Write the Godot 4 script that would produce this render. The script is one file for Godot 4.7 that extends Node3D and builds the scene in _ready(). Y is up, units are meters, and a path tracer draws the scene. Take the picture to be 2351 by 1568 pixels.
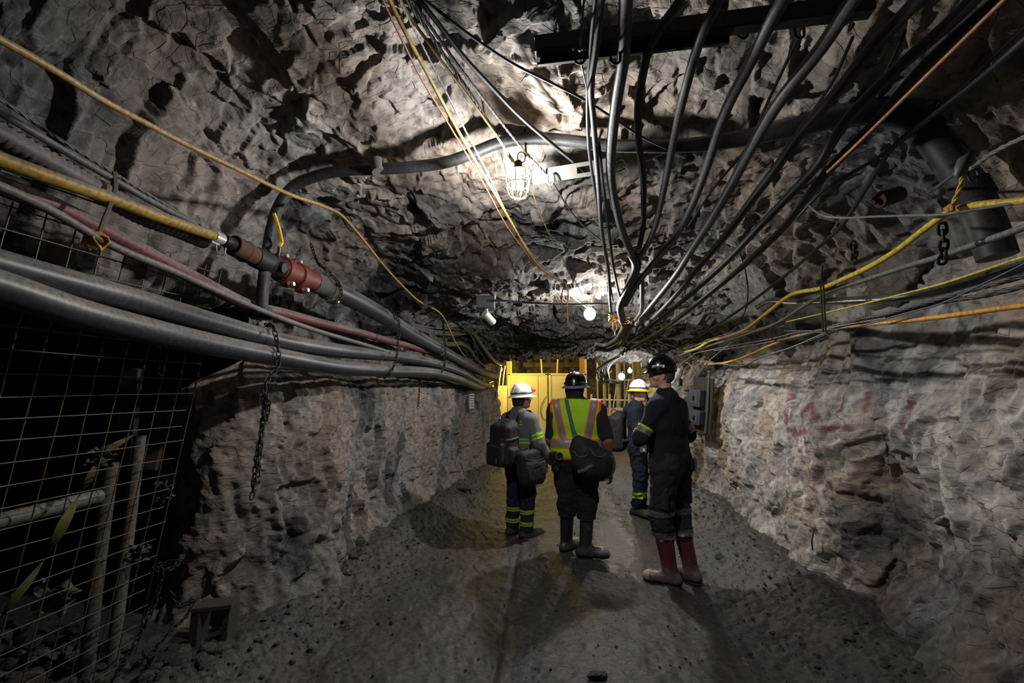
extends Node3D
# A mine drift seen from about eye height. s is the distance ahead of the camera (world -z).

const FPX := 1045.0
const CAMH := 1.65
const PITCH := 0.1058

var M := {}
var used := {}
var JX := PackedFloat32Array()
var JY := PackedFloat32Array()
var TX := PackedFloat32Array()
var TY := PackedFloat32Array()
var OF := PackedFloat32Array()
var vk := 0
var nA := FastNoiseLite.new()
var nB := FastNoiseLite.new()
var nC := FastNoiseLite.new()
var rng := RandomNumberGenerator.new()


func _ready() -> void:
	rng.seed = 11
	var cam := Camera3D.new()
	cam.name = "camera"
	cam.fov = rad_to_deg(2.0 * atan(784.0 / FPX))
	cam.position = Vector3(0, CAMH, 0)
	cam.rotation.x = PITCH
	cam.near = 0.05
	cam.far = 60.0
	add_child(cam)
	cam.current = true
	var env := Environment.new()
	env.background_mode = Environment.BG_COLOR
	env.background_color = Color.BLACK
	env.tonemap_mode = Environment.TONE_MAPPER_LINEAR
	env.tonemap_exposure = 1.0
	env.sdfgi_enabled = true
	env.ssao_enabled = true
	env.ssil_enabled = true
	var we := WorldEnvironment.new()
	we.name = "world_environment"
	we.environment = env
	add_child(we)
	setup_noise()
	setup_materials()
	build_rock()
	build_lamps()
	build_station()
	build_left_pipes()
	build_cables()
	build_screen()
	build_wall_things()
	build_people()
	build_floor_things()


# ---------------------------------------------------------------- places

func ray(px: float, py: float) -> Vector3:
	return Vector3((px - 1175.5) / FPX, (784.0 - py) / FPX, -1.0).rotated(Vector3.RIGHT, PITCH)


func D(px: float, py: float, s: float) -> Vector3:
	var d := ray(px, py)
	return Vector3(0, CAMH, 0) + d * (s / -d.z)


func Y(px: float, py: float, h: float) -> Vector3:
	var d := ray(px, py)
	return Vector3(0, CAMH, 0) + d * ((h - CAMH) / d.y)


func march(px: float, py: float, how: Callable) -> Vector3:
	var d := ray(px, py)
	d /= -d.z
	var t := 0.6
	var o := Vector3(0, CAMH, 0)
	var step := 0.02
	while t < 15.0:
		if how.call(o + d * t):
			break
		t += step
	return o + d * t


func C(px: float, py: float, off: float) -> Vector3:   # under the roof
	return march(px, py, func(p): return p.y > roof(p.x, -p.z) - off)


func L(px: float, py: float, off: float) -> Vector3:   # beside the left wall
	var d := ray(px, py)
	return Vector3(0, CAMH, 0) + d * ((-2.216 + off) / (d.x + 0.16 * d.z))


func R(px: float, py: float, off: float) -> Vector3:   # beside the right wall
	var d := ray(px, py)
	return Vector3(0, CAMH, 0) + d * ((1.91 - off) / (d.x + 0.143 * d.z))


func xl(s: float) -> float:
	return -2.216 + 0.16 * s


func xr(s: float) -> float:
	return 1.91 + 0.143 * s


func lerps(x: float, xs: Array, ys: Array) -> float:
	if x <= xs[0]:
		return ys[0]
	for i in range(1, xs.size()):
		if x < xs[i]:
			var t: float = (x - xs[i - 1]) / (xs[i] - xs[i - 1])
			return lerpf(ys[i - 1], ys[i], t)
	return ys[-1]


func top(s: float) -> float:
	return lerps(s, [-3.0, 0.0, 1.4, 2.4, 3.4, 4.9, 5.8, 7.0, 9.5, 11.8], [3.6, 3.6, 3.52, 3.36, 3.18, 2.96, 2.88, 2.7, 2.56, 2.5])


func roof(x: float, s: float) -> float:
	var a := xl(s) - 0.4
	var b := xr(s) + 0.38
	var t := (x - (a + b) * 0.5) / ((b - a) * 0.5)
	var h := top(s)
	if t < 0.0:
		return h - (h - 2.3) * pow(minf(-t, 1.0), 7.0)
	return h - (h - lerps(s, [2.2, 3.6, 5.0], [2.75, 2.45, 2.15])) * pow(minf(t, 1.03), 6.0)


# ---------------------------------------------------------------- nodes

func numbered(called: String) -> String:
	var n: int = used.get(called, -1) + 1
	used[called] = n
	return called if n == 0 else "%s_%03d" % [called, n]


func tag(o: Node3D, label: String, category: String, group := "") -> Node3D:
	o.set_meta("label", label)
	o.set_meta("category", category)
	if group:
		o.set_meta("group", group)
	return o


func thing(called: String, label: String, category: String, at := Vector3.ZERO, group := "") -> Node3D:
	var o := Node3D.new()
	o.name = numbered(called)
	o.position = at
	add_child(o)
	return tag(o, label, category, group)


func part(called: String, mesh: Mesh, m: Material, parent: Node3D = self) -> MeshInstance3D:
	var o := MeshInstance3D.new()
	o.name = numbered(called) if parent == self else called
	o.mesh = mesh
	if m:
		o.material_override = m
	parent.add_child(o, true)
	return o


func local(pts: Array, at: Vector3) -> Array:
	var r := []
	for p in pts:
		r.append(p - at)
	return r


# ---------------------------------------------------------------- meshes

func grid_mesh(P: PackedVector3Array, nu: int, nv: int, cols: PackedColorArray, flip := false) -> ArrayMesh:
	var N := PackedVector3Array()
	N.resize(P.size())
	for i in nu:
		var i0 := maxi(i - 1, 0) * nv
		var i1 := mini(i + 1, nu - 1) * nv
		for j in nv:
			var du := P[i1 + j] - P[i0 + j]
			var dv := P[i * nv + mini(j + 1, nv - 1)] - P[i * nv + maxi(j - 1, 0)]
			var n := dv.cross(du).normalized()
			N[i * nv + j] = -n if flip else n
	var I := PackedInt32Array()
	I.resize((nu - 1) * (nv - 1) * 6)
	var k := 0
	for i in nu - 1:
		for j in nv - 1:
			var a := i * nv + j
			var b := a + nv
			if flip:
				I[k] = a; I[k + 1] = a + 1; I[k + 2] = b
				I[k + 3] = b; I[k + 4] = a + 1; I[k + 5] = b + 1
			else:
				I[k] = a; I[k + 1] = b; I[k + 2] = a + 1
				I[k + 3] = b; I[k + 4] = b + 1; I[k + 5] = a + 1
			k += 6
	var arr := []
	arr.resize(Mesh.ARRAY_MAX)
	arr[Mesh.ARRAY_VERTEX] = P
	arr[Mesh.ARRAY_NORMAL] = N
	if cols.size():
		arr[Mesh.ARRAY_COLOR] = cols
	arr[Mesh.ARRAY_INDEX] = I
	var m := ArrayMesh.new()
	m.add_surface_from_arrays(Mesh.PRIMITIVE_TRIANGLES, arr)
	return m


func st_new() -> SurfaceTool:
	var st := SurfaceTool.new()
	st.begin(Mesh.PRIMITIVE_TRIANGLES)
	return st


func add_mesh(st: SurfaceTool, m: Mesh, x: Transform3D) -> void:
	for k in m.get_surface_count():
		st.append_from(m, k, x)


func smooth_path(pts: Array, step: float) -> PackedVector3Array:
	var out := PackedVector3Array()
	var n := pts.size()
	for i in n - 1:
		var a: Vector3 = pts[maxi(i - 1, 0)]
		var b: Vector3 = pts[i]
		var c: Vector3 = pts[i + 1]
		var d: Vector3 = pts[mini(i + 2, n - 1)]
		var k := maxi(1, int(ceil(b.distance_to(c) / step)))
		k = mini(k, 500)
		var l := maxf(b.distance_to(c), 1e-4)
		var la := maxf(a.distance_to(b), 1e-4) if i > 0 else l
		var ld := maxf(c.distance_to(d), 1e-4) if i < n - 2 else l
		if i == 0:
			a = b * 2.0 - c
		if i == n - 2:
			d = c * 2.0 - b
		for q in k:
			out.append(b.cubic_interpolate_in_time(c, a, d, float(q) / k, l, -la, l + ld))
	out.append(pts[n - 1])
	return out


# A tube swept along points. rad: number or Callable(distance, fraction). tint: Callable(normal, distance, position) -> Color or null.
func tube_mesh(pts: Array, rad, sides := 10, step := 0.05, tint = null, caps := true) -> ArrayMesh:
	var path := smooth_path(pts, step)
	var n := path.size()
	var P := PackedVector3Array()
	var N := PackedVector3Array()
	var CL := PackedColorArray()
	var I := PackedInt32Array()
	var total := 0.0
	for i in n - 1:
		total += path[i].distance_to(path[i + 1])
	var t0 := (path[1] - path[0]).normalized()
	var up := Vector3.UP if absf(t0.y) < 0.9 else Vector3.RIGHT
	var side := t0.cross(up).normalized()
	var dist := 0.0
	for i in n:
		var t := (path[mini(i + 1, n - 1)] - path[maxi(i - 1, 0)]).normalized()
		side = (side - t * side.dot(t)).normalized()
		var bi := t.cross(side)
		if i > 0:
			dist += path[i].distance_to(path[i - 1])
		var r: float = rad if not (rad is Callable) else rad.call(dist, dist / total)
		for k in sides:
			var an := TAU * k / sides
			var nn := side * cos(an) + bi * sin(an)
			P.append(path[i] + nn * r)
			N.append(nn)
			if tint != null:
				CL.append(tint.call(nn, dist, path[i]))
	for i in n - 1:
		for k in sides:
			var a := i * sides + k
			var b := i * sides + (k + 1) % sides
			var c := a + sides
			var d := b + sides
			I.append_array([a, c, b, b, c, d])
	if caps:
		for e in 2:
			var row := 0 if e == 0 else (n - 1) * sides
			var dirv := (path[0] - path[1]).normalized() if e == 0 else (path[n - 1] - path[n - 2]).normalized()
			var base := P.size()
			P.append(path[0] if e == 0 else path[n - 1])
			N.append(dirv)
			if tint != null:
				CL.append(CL[row])
			for k in sides:
				P.append(P[row + k])
				N.append(dirv)
				if tint != null:
					CL.append(CL[row + k])
			for k in sides:
				var a := base + 1 + k
				var b := base + 1 + (k + 1) % sides
				if e == 0:
					I.append_array([base, a, b])
				else:
					I.append_array([base, b, a])
	var arr := []
	arr.resize(Mesh.ARRAY_MAX)
	arr[Mesh.ARRAY_VERTEX] = P
	arr[Mesh.ARRAY_NORMAL] = N
	if CL.size():
		arr[Mesh.ARRAY_COLOR] = CL
	arr[Mesh.ARRAY_INDEX] = I
	var m := ArrayMesh.new()
	m.add_surface_from_arrays(Mesh.PRIMITIVE_TRIANGLES, arr)
	return m


# A solid of revolution about y. prof: Array of Vector2(radius, y), bottom to top.
func lathe_mesh(prof: Array, sides := 24, squash := Vector2.ONE) -> ArrayMesh:
	var st := st_new()
	for i in prof.size() - 1:
		var a: Vector2 = prof[i]
		var b: Vector2 = prof[i + 1]
		st.set_smooth_group(0)
		for k in sides:
			var p := TAU * k / sides
			var q := TAU * (k + 1) / sides
			var a0 := Vector3(a.x * cos(p) * squash.x, a.y, a.x * sin(p) * squash.y)
			var a1 := Vector3(a.x * cos(q) * squash.x, a.y, a.x * sin(q) * squash.y)
			var b0 := Vector3(b.x * cos(p) * squash.x, b.y, b.x * sin(p) * squash.y)
			var b1 := Vector3(b.x * cos(q) * squash.x, b.y, b.x * sin(q) * squash.y)
			if a.x > 0.0:
				for v in [a0, a1, b0]:
					st.add_vertex(v)
			if b.x > 0.0:
				for v in [a1, b1, b0]:
					st.add_vertex(v)
	st.generate_normals()
	return st.commit()


# A box with chamfered edges, centred.
func box_mesh(size: Vector3, ch := 0.004) -> ArrayMesh:
	var st := st_new()
	st.set_smooth_group(-1)
	add_box(st, Transform3D(), size, ch)
	st.generate_normals()
	return st.commit()


func add_box(st: SurfaceTool, x: Transform3D, size: Vector3, ch := 0.004) -> void:
	var h := size * 0.5
	ch = minf(ch, minf(h.x, minf(h.y, h.z)) * 0.6)
	var faces := []
	for ax in 3:
		for sg in [-1.0, 1.0]:
			var u := (ax + 1) % 3
			var v := (ax + 2) % 3
			var q := []
			for c in [[-1, -1], [1, -1], [1, 1], [-1, 1]]:
				var p := Vector3()
				p[ax] = sg * h[ax]
				p[u] = c[0] * (h[u] - ch)
				p[v] = c[1] * (h[v] - ch)
				q.append(p)
			faces.append(q)
	for ax in 3:
		var u := (ax + 1) % 3
		var v := (ax + 2) % 3
		for su in [-1.0, 1.0]:
			for sv in [-1.0, 1.0]:
				var q := []
				for c in [[-1, 0], [1, 0], [1, 1], [-1, 1]]:
					var p := Vector3()
					p[ax] = c[0] * (h[ax] - ch)
					p[u] = su * (h[u] - (ch if c[1] == 0 else 0.0))
					p[v] = sv * (h[v] - (0.0 if c[1] == 0 else ch))
					q.append(p)
				faces.append(q)
	for sx in [-1.0, 1.0]:
		for sy in [-1.0, 1.0]:
			for sz in [-1.0, 1.0]:
				var g := Vector3(sx, sy, sz)
				var q := []
				for ax in 3:
					var p := g * (h - Vector3.ONE * ch)
					p[ax] = g[ax] * h[ax]
					q.append(p)
				faces.append(q)
	for q in faces:
		var mid := Vector3()
		for p in q:
			mid += p
		var n: Vector3 = (q[1] - q[0]).cross(q[2] - q[0])
		if n.dot(mid) > 0.0:
			q.reverse()
		for k in range(1, q.size() - 1):
			st.add_vertex(x * q[0])
			st.add_vertex(x * q[k])
			st.add_vertex(x * q[k + 1])


func torus_mesh(R0: float, r0: float, stretch := 0.0, seg := 14, sides := 6) -> ArrayMesh:
	# a ring or, with stretch, a chain link whose long axis is y, in the xy plane
	var pts := []
	for k in seg + 1:
		var a := TAU * k / seg
		var p := Vector3(cos(a) * R0, sin(a) * R0, 0)
		p.y += stretch * (1.0 if sin(a) > 0.001 else (-1.0 if sin(a) < -0.001 else 0.0))
		pts.append(p)
	var st := st_new()
	st.set_smooth_group(0)
	for k in seg:
		var a: Vector3 = pts[k]
		var b: Vector3 = pts[(k + 1) % seg]
		var pa: Vector3 = pts[(k + seg - 1) % seg]
		var pb: Vector3 = pts[(k + 2) % seg]
		var ta := (b - pa).normalized()
		var tb := (pb - a).normalized()
		var sa := ta.cross(Vector3(0, 0, 1))
		var sb := tb.cross(Vector3(0, 0, 1))
		for i in sides:
			var u := TAU * i / sides
			var w := TAU * (i + 1) / sides
			var a0 := a + (sa * cos(u) + Vector3(0, 0, sin(u))) * r0
			var a1 := a + (sa * cos(w) + Vector3(0, 0, sin(w))) * r0
			var b0 := b + (sb * cos(u) + Vector3(0, 0, sin(u))) * r0
			var b1 := b + (sb * cos(w) + Vector3(0, 0, sin(w))) * r0
			for v in [a0, b0, a1, a1, b0, b1]:
				st.add_vertex(v)
	st.generate_normals()
	return st.commit()


func bar(st: SurfaceTool, a: Vector3, b: Vector3, w: float, d: float, ch := 0.003) -> void:
	var y := (b - a).normalized()
	var x := y.cross(Vector3.FORWARD if absf(y.z) < 0.9 else Vector3.RIGHT).normalized()
	add_box(st, Transform3D(Basis(x, y, x.cross(y)), (a + b) * 0.5), Vector3(w, a.distance_to(b), d), ch)


func bar_mesh(a: Vector3, b: Vector3, w: float, d: float, ch := 0.003) -> ArrayMesh:
	var st := st_new()
	st.set_smooth_group(-1)
	bar(st, a, b, w, d, ch)
	st.generate_normals()
	return st.commit()


# ---------------------------------------------------------------- materials

func setup_noise() -> void:
	for a in [[nA, 5, 1.0], [nB, 6, 1.0], [nC, 7, 1.0]]:
		a[0].seed = a[1]
		a[0].frequency = a[2]
		a[0].noise_type = FastNoiseLite.TYPE_SIMPLEX_SMOOTH
		a[0].fractal_type = FastNoiseLite.FRACTAL_NONE
	nB.fractal_type = FastNoiseLite.FRACTAL_FBM
	nB.fractal_octaves = 3
	nC.fractal_type = FastNoiseLite.FRACTAL_RIDGED
	nC.fractal_octaves = 4
	var r := RandomNumberGenerator.new()
	r.seed = 77
	for k in 4096:
		JX.append(r.randf_range(0.18, 0.82))
		JY.append(r.randf_range(0.18, 0.82))
		TX.append(r.randf_range(-1.0, 1.0))
		TY.append(r.randf_range(-1.0, 1.0))
		OF.append(r.randf_range(-1.0, 1.0))


func vor(u: float, v: float, salt: int) -> float:
	var iu := floori(u - 0.5)
	var iv := floori(v - 0.5)
	var best := 9.0
	var bk := 0
	var bx := 0.0
	var by := 0.0
	for a in 2:
		for b in 2:
			var k := ((((iu + a) & 63) | (((iv + b) & 63) << 6)) + salt) & 4095
			var dx := u - iu - a - JX[k]
			var dy := v - iv - b - JY[k]
			var d := dx * dx + dy * dy
			if d < best:
				best = d
				bk = k
				bx = dx
				by = dy
	vk = bk
	return OF[bk] * 0.5 + TX[bk] * bx + TY[bk] * by


func noise_tex(size: int, freq: float, sd: int, kind: int, oct: int, stops: Array, colors: Array, warp := 0.0, cell_ret := 0) -> NoiseTexture2D:
	var n := FastNoiseLite.new()
	n.seed = sd
	n.noise_type = kind
	n.frequency = freq
	n.fractal_octaves = oct
	n.fractal_type = FastNoiseLite.FRACTAL_FBM if oct > 1 else FastNoiseLite.FRACTAL_NONE
	n.cellular_return_type = cell_ret
	if warp > 0.0:
		n.domain_warp_enabled = true
		n.domain_warp_amplitude = warp
		n.domain_warp_frequency = freq * 0.7
		n.domain_warp_fractal_octaves = 3
	var t := NoiseTexture2D.new()
	t.width = size
	t.height = size
	t.seamless = true
	t.seamless_blend_skirt = 0.15
	t.noise = n
	if stops.size():
		var g := Gradient.new()
		g.offsets = PackedFloat32Array(stops)
		g.colors = PackedColorArray(colors)
		t.color_ramp = g
	return t


func grey(v: float) -> Color:
	return Color(v, v, v)


func mat(color: Color, rough := 0.8, metal := 0.0, key := "") -> StandardMaterial3D:
	var m := StandardMaterial3D.new()
	m.albedo_color = color
	m.roughness = rough
	m.metallic = metal
	m.resource_name = key
	if key:
		M[key] = m
	return m


func dusty(key: String, color: Color, rough: float, tex: Texture2D, scale := 3.0, metal := 0.0, bump: Texture2D = null, bumpcm := 0.1) -> StandardMaterial3D:
	var m := mat(color, rough, metal, key)
	m.albedo_texture = tex
	m.uv1_triplanar = true
	m.uv1_world_triplanar = true
	m.uv1_scale = Vector3.ONE * scale
	if bump:
		m.heightmap_enabled = true
		m.heightmap_texture = bump
		m.heightmap_scale = bumpcm
	return m


func flakes(size: int, cells: int, seed_: int) -> ImageTexture:
	# overlapping tilted flakes at two sizes and a little grain: one tile of chipped rock
	var data := PackedByteArray()
	data.resize(size * size)
	var hv := PackedFloat32Array()
	hv.resize(size * size)
	var mn := 9.0
	var mx := -9.0
	for y in size:
		var fy := float(y) / size
		for x in size:
			var fx := float(x) / size
			var wx := 0.022 * sin(TAU * (fy * 3.0 + 0.3 * sin(TAU * fx * 2.0)))
			var wy := 0.022 * sin(TAU * (fx * 2.0 + 0.4 * sin(TAU * fy * 3.0)))
			var h := 0.0
			for o in 2:
				var n := cells if o == 0 else cells * 3
				var u := (fx + wx * (1.0 if o == 0 else 0.5)) * n
				var v := (fy + wy * (1.0 if o == 0 else 0.5)) * n * 1.5
				var iu := floori(u - 0.5)
				var iv := floori(v - 0.5)
				var best := 9.0
				var bh := 0.0
				@warning_ignore("integer_division")
				var nv := n * 3 / 2
				for a in 2:
					for b in 2:
						var k := (posmod(iu + a, n) * 131 + posmod(iv + b, nv) * 57 + seed_ + o * 733) & 4095
						var dx := u - iu - a - JX[k]
						var dy := v - iv - b - JY[k]
						var d := dx * dx + dy * dy
						if d < best:
							best = d
							bh = OF[k] * 0.5 + TX[k] * dx * 0.7 + (0.5 + 0.5 * TY[k]) * dy * 1.2
				h += bh * (1.0 if o == 0 else 0.25)
			h += 0.10 * (sin(TAU * (fx * 17.0 + 0.7 * sin(TAU * fy * 9.0))) * sin(TAU * (fy * 19.0 + 0.6 * sin(TAU * fx * 7.0))))
			hv[y * size + x] = h
			mn = minf(mn, h)
			mx = maxf(mx, h)
	for i in size * size:
		data[i] = int(255.0 * (hv[i] - mn) / (mx - mn))
	return ImageTexture.create_from_image(Image.create_from_data(size, size, false, Image.FORMAT_L8, data))


func setup_materials() -> void:
	M.bump = flakes(640, 12, 5)
	M.bump_fine = noise_tex(512, 0.03, 9, FastNoiseLite.TYPE_SIMPLEX_SMOOTH, 5, [], [])
	M.mottle = noise_tex(1024, 0.010, 21, FastNoiseLite.TYPE_SIMPLEX_SMOOTH, 6, [0.0, 0.28, 0.42, 0.6, 0.78, 1.0], [grey(0.62), grey(0.76), grey(0.88), grey(0.93), grey(0.98), grey(1.0)], 18.0)
	M.wear = noise_tex(512, 0.016, 33, FastNoiseLite.TYPE_SIMPLEX_SMOOTH, 5, [0.0, 0.35, 0.55, 1.0], [grey(0.55), grey(0.8), grey(0.95), grey(1.0)], 12.0)
	M.speck = noise_tex(512, 0.09, 41, FastNoiseLite.TYPE_SIMPLEX_SMOOTH, 3, [0.0, 0.3, 0.55, 0.8, 1.0], [grey(0.5), grey(0.75), grey(0.9), grey(0.98), grey(1.0)], 0.0)
	var veins := noise_tex(1024, 0.006, 57, FastNoiseLite.TYPE_SIMPLEX_SMOOTH, 5, [0.0, 0.44, 0.495, 0.5, 0.505, 0.56, 1.0], [Color(1, 1, 1, 0), Color(1, 1, 1, 0), Color(0.8, 0.8, 0.8, 0.08), Color(0.85, 0.84, 0.82, 0.22), Color(0.8, 0.8, 0.8, 0.08), Color(1, 1, 1, 0), Color(1, 1, 1, 0)], 30.0)
	for k in [["rock", 1.05, 1.5], ["mud", 1.9, 0.7]]:
		var m := dusty(k[0], Color.WHITE, 0.93, M.mottle, k[1], 0.0, M.bump, k[2])
		m.vertex_color_use_as_albedo = true
		m.metallic_specular = 0.25
		m.uv1_triplanar_sharpness = 4.0
	M.mud.roughness = 0.62
	M.mud.metallic_specular = 0.5
	var rk: StandardMaterial3D = M.rock
	rk.detail_enabled = true
	rk.detail_albedo = veins
	rk.detail_blend_mode = BaseMaterial3D.BLEND_MODE_MIX
	rk.detail_uv_layer = BaseMaterial3D.DETAIL_UV_2
	rk.uv2_triplanar = true
	rk.uv2_world_triplanar = true
	rk.uv2_scale = Vector3.ONE * 0.5
	# painted by vertex colour: pipes and cables with dust on top
	for k in [["pipe", 0.42], ["cable", 0.55], ["cloth", 0.95], ["skin", 0.55]]:
		var m := dusty(k[0], Color.WHITE, k[1], M.wear if k[0] != "cloth" else M.speck, 5.0)
		m.vertex_color_use_as_albedo = true
		m.metallic_specular = 0.4
	M.skin.albedo_texture = null
	M.skin.subsurf_scatter_enabled = true
	M.skin.subsurf_scatter_strength = 0.1
	M.cloth.heightmap_enabled = true
	M.cloth.heightmap_texture = M.bump_fine
	M.cloth.heightmap_scale = 0.12
	dusty("steel", Color(0.16, 0.155, 0.15), 0.55, M.wear, 6.0, 0.5)
	dusty("chain", Color(0.20, 0.185, 0.17), 0.6, M.speck, 8.0, 0.5)
	dusty("wire", Color(0.42, 0.36, 0.31), 0.55, M.wear, 9.0, 0.4)
	dusty("rust", Color(0.30, 0.20, 0.15), 0.85, M.speck, 6.0, 0.1)
	dusty("timber", Color(0.26, 0.23, 0.20), 0.9, M.wear, 7.0)
	dusty("black_steel", Color(0.15, 0.15, 0.15), 0.6, M.wear, 6.0, 0.3)
	dusty("rubber", Color(0.075, 0.073, 0.072), 0.75, M.speck, 5.0, 0.0, M.bump_fine, 0.3)
	dusty("dusty_steel", Color(0.36, 0.35, 0.33), 0.85, M.speck, 7.0, 0.1, M.bump_fine, 0.4)
	dusty("gate_paint", Color(0.78, 0.74, 0.60), 0.6, M.speck, 1.1)
	dusty("grey_paint", Color(0.32, 0.33, 0.34), 0.55, M.wear, 8.0)
	dusty("white_paint", Color(0.80, 0.80, 0.79), 0.45, M.wear, 8.0)
	dusty("orange_rust", Color(0.40, 0.17, 0.13), 0.6, M.wear, 6.0)
	dusty("red_fabric", Color(0.55, 0.05, 0.05), 0.8, M.speck, 6.0)
	dusty("nylon", Color(0.05, 0.052, 0.058), 0.75, M.speck, 9.0, 0.0, M.bump_fine, 0.2)
	dusty("grey_nylon", Color(0.11, 0.11, 0.12), 0.8, M.speck, 9.0, 0.0, M.bump_fine, 0.2)
	dusty("lime", Color(0.62, 0.84, 0.06), 0.8, M.speck, 8.0)
	dusty("silver_band", Color(0.50, 0.50, 0.52), 0.4, M.speck, 8.0, 0.1)
	mat(Color(0.92, 0.25, 0.05), 0.7, 0.0, "orange_trim")
	mat(Color(0.88, 0.88, 0.87), 0.35, 0.0, "helmet_white")
	mat(Color(0.022, 0.022, 0.026), 0.22, 0.0, "helmet_black")
	mat(Color(0.03, 0.03, 0.03), 0.5, 0.0, "black_plastic")
	mat(Color(0.85, 0.72, 0.05), 0.5, 0.0, "yellow_plastic")
	mat(Color(0.90, 0.30, 0.06), 0.5, 0.0, "orange_plastic")
	mat(Color(0.10, 0.065, 0.045), 0.9, 0.0, "hair_dark")
	mat(Color(0.75, 0.75, 0.76), 0.3, 0.6, "bright_metal")
	var gloss := dusty("gloss", Color.WHITE, 0.22, M.wear, 5.0)
	gloss.vertex_color_use_as_albedo = true
	dusty("strap_yellow", Color(0.36, 0.35, 0.16), 0.8, M.speck, 10.0)
	dusty("rag", Color(0.42, 0.41, 0.39), 0.8, M.wear, 6.0)
	dusty("stone", Color(0.28, 0.26, 0.24), 0.9, M.mottle, 4.0, 0.0, M.bump, 1.0)
	dusty("mud_clod", Color(0.26, 0.24, 0.22), 0.85, M.mottle, 4.0, 0.0, M.bump, 1.5)
	dusty("post_orange", Color(0.62, 0.42, 0.22), 0.6, M.wear, 3.0)
	dusty("wet_timber", Color(0.22, 0.18, 0.13), 0.35, M.mottle, 2.0, 0.0, M.bump, 1.5)
	dusty("lime_grey", Color(0.52, 0.62, 0.26), 0.6, M.speck, 8.0)
	dusty("silver_dim", Color(0.36, 0.36, 0.37), 0.5, M.speck, 8.0)
	dusty("grey_nylon_light", Color(0.34, 0.34, 0.34), 0.8, M.speck, 9.0)
	dusty("dark_twill", Color(0.16, 0.155, 0.155), 0.95, M.speck, 9.0)
	mat(Color(0.12, 0.30, 0.62), 0.5, 0.0, "blue_trim")
	mat(Color(0.35, 0.37, 0.45), 0.35, 0.0, "helmet_slate")
	mat(Color(0.55, 0.55, 0.54), 0.5, 0.0, "lamp_grey")
	mat(Color(0.20, 0.195, 0.185), 0.85, 0.0, "strap_steel")
	mat(Color(0.08, 0.12, 0.35), 0.6, 0.0, "blue_paint")
	mat(Color(0.25, 0.25, 0.26), 0.7, 0.0, "print_grey")
	var pud := mat(Color(0.27, 0.245, 0.22), 0.25, 0.0, "puddle")
	pud.heightmap_enabled = true
	pud.heightmap_texture = M.bump_fine
	pud.heightmap_scale = 1.2
	pud.uv1_triplanar = true
	pud.uv1_world_triplanar = true
	pud.uv1_scale = Vector3(1.2, 1.2, 2.5)
	dusty("rope_yellow", Color(0.72, 0.52, 0.12), 0.85, M.speck, 12.0)
	dusty("rope_grey", Color(0.34, 0.32, 0.29), 0.85, M.speck, 12.0)


# ---------------------------------------------------------------- rock

func rock_color(u: float, v: float, warm: float, dark: float) -> Color:
	var a := nA.get_noise_2d(u * 0.9 + 31.0, v * 0.9)
	var b := nB.get_noise_2d(u * 2.6, v * 2.6 + 17.0)
	var w := clampf(warm + a * 0.7, 0.0, 1.0)
	var c := Color(0.215, 0.209, 0.203).lerp(Color(0.25, 0.205, 0.167), w)
	c = c * (1.0 + 0.30 * b)
	var dk := smoothstep(0.12, 0.42, b * 0.6 - a * 0.5 + dark)
	c = c.lerp(Color(0.05, 0.047, 0.045), dk * 0.85)
	c.a = 1.0
	return c


# depth towards the room, in metres
func rock(u: float, v: float, cu: float, cv: float, amp: float) -> float:
	var w1 := nB.get_noise_2d(u * 1.3 + 5.0, v * 1.3) * 0.16
	var w2 := nB.get_noise_2d(u * 1.3, v * 1.3 + 90.0) * 0.16
	var uu := u + w1
	var vv := v + w2
	var h := nA.get_noise_2d(u * 0.55 + 9.0, v * 0.55) * 0.11
	h += vor(uu / cu, vv / cv, 0) * 0.085
	var k0 := vk
	h += vor(uu / (cu * 0.36) + 7.3, vv / (cv * 0.36), 1231) * 0.062
	h += vor((u + w2 * 0.4) / (cu * 0.13), (v - w1 * 0.4) / (cv * 0.13), 517) * 0.026
	h += nC.get_noise_2d(u * 2.2, v * 2.2) * 0.022
	vk = k0
	return h * amp


func tint_cell(c: Color) -> Color:
	var f := 1.0 + 0.16 * OF[(vk * 7 + 13) & 4095]
	return Color(c.r * f, c.g * f, c.b * f, 1.0)


func build_rock() -> void:
	build_ceiling()
	build_left_wall()
	build_right_wall()
	build_floor()


func rows(from: float, till: float, k: float, least: float) -> PackedFloat32Array:
	var r := PackedFloat32Array()
	var s := from
	while s < till:
		r.append(s)
		s += maxf(least, absf(s) * k) if s > 1.15 else 0.07
	r.append(till)
	return r


func struct(called: String, mesh: Mesh, m: Material, label: String) -> MeshInstance3D:
	var o := part(called, mesh, m)
	o.set_meta("kind", "structure")
	o.set_meta("label", label)
	return o


# one pass of smoothing, so that steep steps do not follow the rows of the grid
func relaxed(P: PackedVector3Array, nu: int, nv: int) -> PackedVector3Array:
	var Q := P.duplicate()
	for i in range(1, nu - 1):
		for j in range(1, nv - 1):
			var a := i * nv + j
			Q[a] = P[a] * 0.6 + (P[a - 1] + P[a + 1] + P[a - nv] + P[a + nv]) * 0.1
	return Q


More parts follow.
